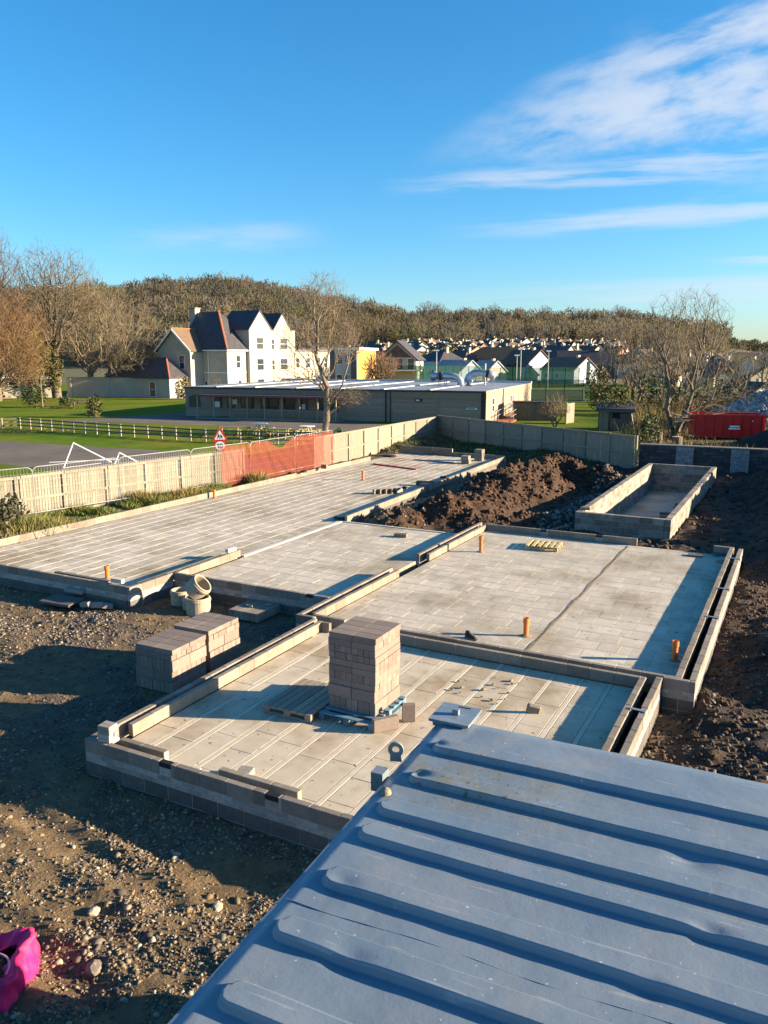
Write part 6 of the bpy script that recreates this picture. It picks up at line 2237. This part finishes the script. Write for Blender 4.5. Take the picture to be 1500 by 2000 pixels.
def big_house():
    t = thing('white_house', 'large white rendered house with steep slate roofs and red ridge tiles', 'house', V(-23.9, 124.0, LZ), YAW + math.radians(-28))
    Wm, Rf = M['render_white'], M['slate']
    w1 = MB().box(-9.5, 0, 0, 0, 9, 7.2).build('wall', Wm, t)
    MB().box(-11.1, -2.9, 0, -4.7, 4.9, 7.18).prism([(-11.1, 7.18), (-4.7, 7.18), (-7.9, 10.1)], -2.9, 4.0).build('gable_wing', Wm, t)
    MB().box(-8, 4.85, 0, .6, 17.5, 10.4).build('tall_wing', Wm, t)
    MB().prismx([(4.85, 10.38), (10.6, 10.38), (7.7, 13.2)], -5, .6).build('gable', Wm, t)
    MB().prismx([(11.4, 10.38), (16.2, 10.38), (13.8, 13.0)], -5, .6).build('gable', Wm, t)
    MB().box(-7, 17.5, 0, -.4, 30, 7.0).build('long_wing', Wm, t)
    MB().box(-16.0, -7.0, 0, -5.3, -2.95, 3.0).build('lean_to', Wm, t)
    MB().box(-24.0, -1.5, 0, -11.2, 4, 3.2).build('low_range', Wm, t)
    # roofs
    r1 = hip(MB(), -9.5, 0, 0, 9, 7.2, 13.1, (-9.0, 4.5), (-5.0, 4.5)).build('roof', Rf, t)
    MB().tube([(.4, -.4, 7.25), (-2.3, 2.0, 10.3), (-5.0, 4.5, 13.2)], .16, 6).build('hip_tiles', M['ridge_tile'], r1)
    b = MB()
    slab(b, [(-11.5, -3.3, 6.9), (-7.9, -3.3, 10.25), (-7.9, 3.8, 10.25), (-11.5, 3.8, 6.9)])
    b.build('roof', Rf, t)
    b = MB()
    slab(b, [(-7.9, -3.3, 10.25), (-4.3, -3.3, 6.9), (-4.3, 1.5, 6.9), (-7.9, 3.8, 10.25)])
    r2 = b.build('roof', M['slate_brown'], t)  # sun-facing slope of the same roof, sunlight put into its colour
    MB().tube([(-7.9, -3.35, 10.32), (-7.9, 3.8, 10.32)], .14, 6).build('ridge_tiles', M['ridge_tile'], r2)
    for sx, xa in ((-1, -11.5), (1, -4.3)):
        MB().bar((xa, -3.36, 6.82), (-7.9, -3.36, 10.16), .10, .26).build('barge_board', M['white_paint'], t)
    b = MB()
    slab(b, [(-5, 4.4, 10.3), (.95, 4.4, 10.3), (.7, 7.7, 13.35), (-5, 7.7, 13.35)])
    slab(b, [(-5, 7.7, 13.35), (.7, 7.7, 13.35), (.7, 11.0, 10.3), (-5, 11.0, 10.3)])
    slab(b, [(-5, 11.1, 10.3), (.7, 11.1, 10.3), (.7, 13.8, 13.15), (-5, 13.8, 13.15)])
    slab(b, [(-5, 13.8, 13.15), (.7, 13.8, 13.15), (.7, 16.6, 10.3), (-5, 16.6, 10.3)])
    b.build('roof', Rf, t)
    MB().box(-7.3, 17.3, 7.0, -.1, 30.3, 7.3).build('roof', M['slate_brown'], t)
    r3 = hip(MB(), -16, -7.0, -5.3, -2.95, 3.0, 5.9, (-13.6, -4.2), (-8.3, -4.2), e=.3).build('roof', Rf, t)
    MB().tube([(-5.0, -7.3, 3.05), (-8.3, -4.2, 6.0)], .13, 6).build('hip_tiles', M['ridge_tile'], r3)
    hip(MB(), -24, -1.5, -11.2, 4, 3.2, 5.2, (-22, 1.2), (-13, 1.2), e=.3).build('roof', Rf, t)
    ch = MB().box(-10.4, 3.8, 9.5, -9.2, 5.0, 13.6).build('chimney', Wm, t)
    MB().box(-10.5, 3.7, 13.6, -9.1, 5.1, 13.8).build('chimney_cap', M['coping'], ch)
    # eaves and band courses
    MB().box(-9.9, -.42, 6.93, .42, -.36, 7.1).build('gutter', M['white_paint'], t)
    MB().box(.36, -.36, 6.93, .42, 9.3, 7.1).build('gutter', M['white_paint'], t)
    MB().box(-4.68, -.04, 3.6, .04, -.003, 3.72).build('band', M['white_paint'], t)
    MB().box(.003, .0, 3.6, .04, 4.8, 3.72).build('band', M['white_paint'], t)
    for (x, y) in ((-4.6, -2.95), (-3.6, -.06), (-5.28, -7.0), (-.3, 4.79)):
        MB().tube([(x, y - .02, 0), (x, y - .02, 6.8 if x > -5 else 2.9)], .07, 6).build('downpipe', M['white_paint'], t)
    # windows: shaded fronts
    win(t, -6.9, -2.903, 4.2, 1.1, 2.1)
    win(t, -10.2, -2.903, 4.9, .9, 1.2)
    win(t, -2.5, -.003, .9, 1.1, 1.7)
    win(t, -4.5, -.003, .6, .6, 1.8)
    win(t, -9.3, -7.003, .1, 1.2, 2.3)
    # lit right-hand faces
    win(t, .003, 2.1, 4.3, 1.1, 2.0, 'y', sgn=1)
    win(t, .003, 2.4, .8, 1.0, 1.7, 'y', sgn=1)
    for z in (7.2, 3.9, .7):
        win(t, .603, 6.6, z, 1.9, 1.9, 'y', sgn=1)
        win(t, .603, 10.6, z, .9, 1.7, 'y', sgn=1)
        win(t, .603, 13.0, z, 2.2, 1.9, 'y', sgn=1)
    for y in (19.0, 22.4, 25.8, 28.2):
        for z in (.8, 4.1):
            win(t, -.397, y, z, 1.2, 1.8, 'y', sgn=1)
    for k in range(3):
        MB().tube([(.7, 17.3 + k * 5.5, 0), (.7, 17.3 + k * 5.5, 6.8)], .07, 6).build('downpipe', M['white_paint'], t)


big_house()

# long white outbuilding and shaded garden wall at the left
ob_ = thing('outbuilding', 'long white outbuilding behind the left lawn trees', 'building', V(-66.0, 116.5, LZ), YAW + math.radians(20))
MB().box(0, 0, 0, 17.5, 6, 3.6).build('wall', M['render_white'], ob_)
MB().box(-.2, -.25, 3.6, 17.8, 6.2, 3.78).build('roof', M['slate'], ob_)
MB().box(-.1, -.12, 3.02, 17.6, -.003, 3.14).build('band', M['white_paint'], ob_)
for x in (1.2, 3.6, 6.0, 8.4, 10.8, 13.2, 15.4):
    win(ob_, x, -.003, 1.4, 1.5, 1.5, bars=2)
gw = thing('garden_wall', 'shaded grey garden wall linking the outbuilding and the white house', 'wall', V(-48.6, 124.0, LZ), YAW + math.radians(-2))
MB().box(0, 0, 0, 11.5, .3, 2.9).build('wall_face', M['render_white'], gw)
MB().box(-.1, -.08, 2.9, 11.6, .38, 3.02).build('coping', M['coping'], gw)
for x in (.4, 6.3, 10.8):
    MB().box(x, -.14, 0, x + .3, -.003, 2.89).build('pilaster', M['render_white'], gw)


# ------------------------------------------------------------------ blue and orange block, balcony house
ob2 = thing('flat_roof_block', 'flat roofed block with pale blue front and orange clad end', 'building', V(-17.0, 158.0, LZ), YAW + math.radians(-14))
MB().box(0, 0, 0, 12.2, 14, 7.3).build('wall', M['blue_clad'], ob2)
MB().box(12.205, .3, 0, 12.30, 14, 7.28).build('orange_end', M['orange_clad'], ob2)
MB().box(-.3, -.4, 7.3, 12.8, 14.3, 7.75).build('roof_edge', M['white_paint'], ob2)
for x in (6.6, 11.0):
    MB().box(x, -.06, 0, x + 1.15, -.003, 7.28).build('grey_panel', M['grey_clad'], ob2)
for x in (3.2, 4.9, 8.1, 9.7):
    win(ob2, x, -.003, 4.6, 1.35, 1.9)
    win(ob2, x, -.003, .5, 1.2, 2.2)
win(ob2, 12.303, 9.4, 3.6, .9, 3.0, 'y', sgn=1)
b = MB()
slab(b, [(12.6, 9.2, 3.5), (13.8, 9.2, 3.5), (13.8, 2.5, .2), (12.6, 2.5, .2)], .25)
stp = b.build('outside_stair', M['tile_brown'], ob2)
for xx in (12.65, 13.75):
    MB().bar((xx, 9.2, 4.5), (xx, 2.5, 1.2), .08, .10).build('stair_rail', M['timber_pale'], stp)
bh = thing('balcony_house', 'white gabled house with a glazed upper balcony', 'house', V(-1.2, 176.0, LZ), YAW + math.radians(-12))
MB().box(0, 0, 0, 8.2, 10, 5.8).prism([(0, 5.8), (8.2, 5.8), (4.1, 9.3)], 0, 10).build('wall', M['render_white'], bh)
b = MB()
slab(b, [(-.6, -.6, 5.3), (4.1, -.6, 9.55), (4.1, 10.3, 9.55), (-.6, 10.3, 5.3)], .2)
slab(b, [(4.1, -.6, 9.55), (8.8, -.6, 5.3), (8.8, 10.3, 5.3), (4.1, 10.3, 9.55)], .2)
b.build('roof', M['slate'], bh)
MB().prism([(1.0, 5.9), (7.2, 5.9), (4.1, 8.5)], -.03, -.003).build('gable_cladding', M['tile_brown'], bh)
MB().box(-.2, -1.6, 3.0, 9.6, 0, 3.25).build('balcony_floor', M['white_paint'], bh)
MB().box(-.2, -1.6, 3.26, 9.6, -1.54, 4.2).build('balcony_glass', M['mesh_panel'], bh)
for x in (1.2, 3.9, 6.4):
    win(bh, x, -.003, 3.3, 1.5, 2.4)
for x in (.1, 8.6):
    MB().box(x, -1.5, -.3, x + .3, -1.2, 3.0).build('balcony_post', M['white_paint'], bh)
pf = thing('picket_fence', 'dark picket fence on the grass below the balcony house', 'fence', V(-4.0, 160.0, LZ), YAW)
for k in range(24):
    ob('picket', bevblock(.22, .08, 1.7, M['rail_wood'], .02), pf, (k * .5, 0, 0))
MB().box(0, .09, 1.1, 12, .15, 1.25).build('rail', M['rail_wood'], pf)


# ------------------------------------------------------------------ far houses
def house(loc, rz, w, d, h, rh, wallm, roofm, label, group, kind='gable', front=True, dormer=0, winrows=1):
    t = thing('far_house', label, 'house', loc, rz, group)
    if kind == 'gable':        # gable faces the viewer
        MB().box(0, 0, -3, w, d, h).prism([(0, h), (w, h), (w / 2, h + rh)], 0, d).build('wall', wallm, t)
        b = MB()
        slab(b, [(-.35, -.3, h - .2), (w / 2, -.3, h + rh + .15), (w / 2, d + .3, h + rh + .15), (-.35, d + .3, h - .2)], .18)
        slab(b, [(w / 2, -.3, h + rh + .15), (w + .35, -.3, h - .2), (w + .35, d + .3, h - .2), (w / 2, d + .3, h + rh + .15)], .18)
        rf = b.build('roof', roofm, t)
    elif kind == 'side':       # eaves face the viewer
        MB().box(0, 0, -3, w, d, h).prismx([(0, h), (d, h), (d / 2, h + rh)], 0, w).build('wall', wallm, t)
        b = MB()
        slab(b, [(-.3, -.4, h - .2), (w + .3, -.4, h - .2), (w + .3, d / 2, h + rh + .15), (-.3, d / 2, h + rh + .15)], .18)
        slab(b, [(-.3, d / 2, h + rh + .15), (w + .3, d / 2, h + rh + .15), (w + .3, d + .4, h - .2), (-.3, d + .4, h - .2)], .18)
        rf = b.build('roof', roofm, t)
    else:
        MB().box(0, 0, -3, w, d, h).build('wall', wallm, t)
        rf = hip(MB(), 0, 0, w, d, h, h + rh, (w * .32, d / 2), (w * .68, d / 2)).build('roof', roofm, t)
    MB().box(w * .72, d * .45, h + rh * .4, w * .72 + .7, d * .45 + .7, h + rh + .55).build('chimney', M['render_cream'], rf)
    for k in range(dormer):
        x = w * (k + .6) / (dormer + .2) - .8
        dm = MB().box(x, d * .08, h - .1, x + 1.7, d * .5, h + 1.3).prism([(x - .2, h + 1.3), (x + 1.9, h + 1.3), (x + .85, h + 2.2)], d * .06, d * .5).build('dormer', M['render_white'], t)
        MB().box(x + .35, d * .06 - .02, h + .2, x + 1.35, d * .08 - .002, h + 1.1).build('pane', M['glass'], dm)
    n = 2 if w < 9 else 3
    for r in range(winrows):
        for k in range(n):
            x = w * (k + .5) / n - .65
            z = .8 + 2.7 * r
            if z + 1.3 > h + (rh * .5 if kind == 'gable' else -.1):
                continue
            wd = MB().box(x, -.06, z, x + 1.3, -.003, z + 1.3).build('window', M['white_paint'], t)
            MB().box(x + .12, -.075, z + .12, x + 1.18, -.0605, z + 1.18).build('pane', M['glass'], wd)
    return t


def village():
    rd = random.Random(12)
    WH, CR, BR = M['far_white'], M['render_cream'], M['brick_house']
    SL, TB, TR = M['slate'], M['tile_brown'], M['tile_red']

    def put(px, d, w, dp, h, rh, wm, rm, label, group=None, kind='gable', rz=0.0, dormer=0, rows=2, dz=0.0):
        r = (px - 750) / 1591 * d
        house(V(r, d, float(land_h(r, d)) + dz), YAW + rz, w, dp, h, rh, wm, rm, label, group, kind, True, dormer, rows)
    # first row, told apart one by one
    put(815, 205, 9, 8, 4.6, 2.8, WH, SL, 'white house with dark pyramid roof left of the orange roofed house', None, 'hip', -.95)
    put(862, 212, 8, 8, 4.2, 3.0, CR, TB, 'cream house with brown hipped roof behind the roof ducts', None, 'hip', -.85)
    put(905, 214, 8, 9, 5.0, 3.0, WH, TR, 'white house with bright orange tiled roof', None, 'hip', -.95)
    put(938, 208, 9.5, 8, 4.8, 3.0, WH, TR, 'larger white house with long orange tiled roof', None, 'side', -.85)
    put(842, 186, 10, 7, 2.6, 2.4, M['blue_clad'], M['roof_metal'], 'low pale blue bungalow with grey roof by the court', None, 'side', -.95, rows=1)
    put(918, 190, 6, 6, 2.6, 2.2, WH, M['roof_metal'], 'small pale gabled hut behind the court lamp posts', None, 'side', -.95, rows=1)
    put(975, 200, 9, 10, 3.6, 3.6, M['blue_clad'], TB, 'grey gabled house with brown roof right of the ducts', None, 'side', -.95)
    put(1000, 224, 10, 9, 4.4, 3.2, BR, SL, 'brick house with slate hipped roof in the first row', None, 'hip', -.85)
    put(1035, 222, 11, 8, 5.0, 3.2, WH, SL, 'white house with dark slate side roof in the first row', None, 'side', -.95)
    put(1068, 226, 9, 9, 4.6, 3.6, CR, TB, 'cream house with tall brown roof in the first row', None, 'hip', -.95)
    put(1098, 230, 9, 9, 5.2, 3.0, WH, TB, 'white gabled house right of the tall brown roof', None, 'side', -.95)
    put(1132, 232, 11, 8, 4.8, 3.2, BR, TB, 'brick house with brown roof at the right end of the first row', None, 'side', -.8)
    put(1058, 190, 10, 8, 3.0, 2.6, M['blue_clad'], TB, 'pale blue bungalow beyond the court with a palm beside it', None, 'side', -.95, rows=1)
    put(1090, 206, 14, 8, 3.4, 3.6, SL, SL, 'dark slate clad house in shade right of the palm', None, 'side', -.2)
    # rows climbing to the wood: nothing tells them apart
    G_ = 'small houses in rows below the wooded ridge'
    for d, x0, x1, stp, lab in ((255, 640, 1170, 34, 'small house in the lowest far row below the wood'), (290, 640, 1180, 28, 'small house in the second far row below the wood'),
                                (330, 690, 1185, 24, 'small house in the third far row below the wood'), (372, 700, 1190, 21, 'tiny house in the fourth far row below the wood'),
                                (415, 770, 1195, 20, 'tiny house in the topmost far row under the trees')):
        px = x0 + rd.uniform(0, 20)
        while px < x1:
            kind = rd.choice(('gable', 'side', 'side', 'hip'))
            put(px, d + rd.uniform(-8, 8), rd.uniform(6.5, 8.5), 8, rd.uniform(3.8, 5.4), rd.uniform(1.8, 2.6), rd.choice((WH, WH, WH, CR, BR)), rd.choice((SL, SL, TB, TB, TB, TR if d < 300 else TB)),
                lab, G_, kind, rd.uniform(-1.15, -.35), dormer=(1 if (kind == 'side' and d > 300) else 0), rows=1 if d > 300 else 2)
            px += stp * rd.uniform(.8, 1.25)
    # right-hand houses beyond the thicket
    G3 = 'pale houses beyond the thicket at the right'
    for d, x0, x1, stp in ((170, 1245, 1420, 52), (215, 1180, 1440, 46), (270, 1180, 1450, 36), (330, 1170, 1450, 34)):
        px = x0
        while px < x1:
            put(px, d, rd.uniform(8, 11), 8, rd.uniform(2.8, 3.8), rd.uniform(2.2, 3.0), rd.choice((WH, CR, WH)), rd.choice((SL, TB)), 'house half hidden behind the thicket trees at the right', G3, rd.choice(('gable', 'side', 'hip')), rd.uniform(-.9, -.3), rows=1)
            px += stp * rd.uniform(.85, 1.2)
    put(1462, 118, 6.5, 8, 2.4, 2.2, WH, TB, 'white gabled bungalow at the right edge above the rubble heap', None, 'gable', .2, rows=1, dz=-1.0)
    put(1470, 165, 9, 8, 3.4, 2.6, CR, SL, 'cream house with slate roof at the right edge', None, 'gable', .1, rows=1)
    put(1438, 235, 20, 9, 3.6, 3.4, WH, SL, 'long terrace with three white dormers at the right edge', None, 'side', -.05, dormer=3, rows=1)


village()
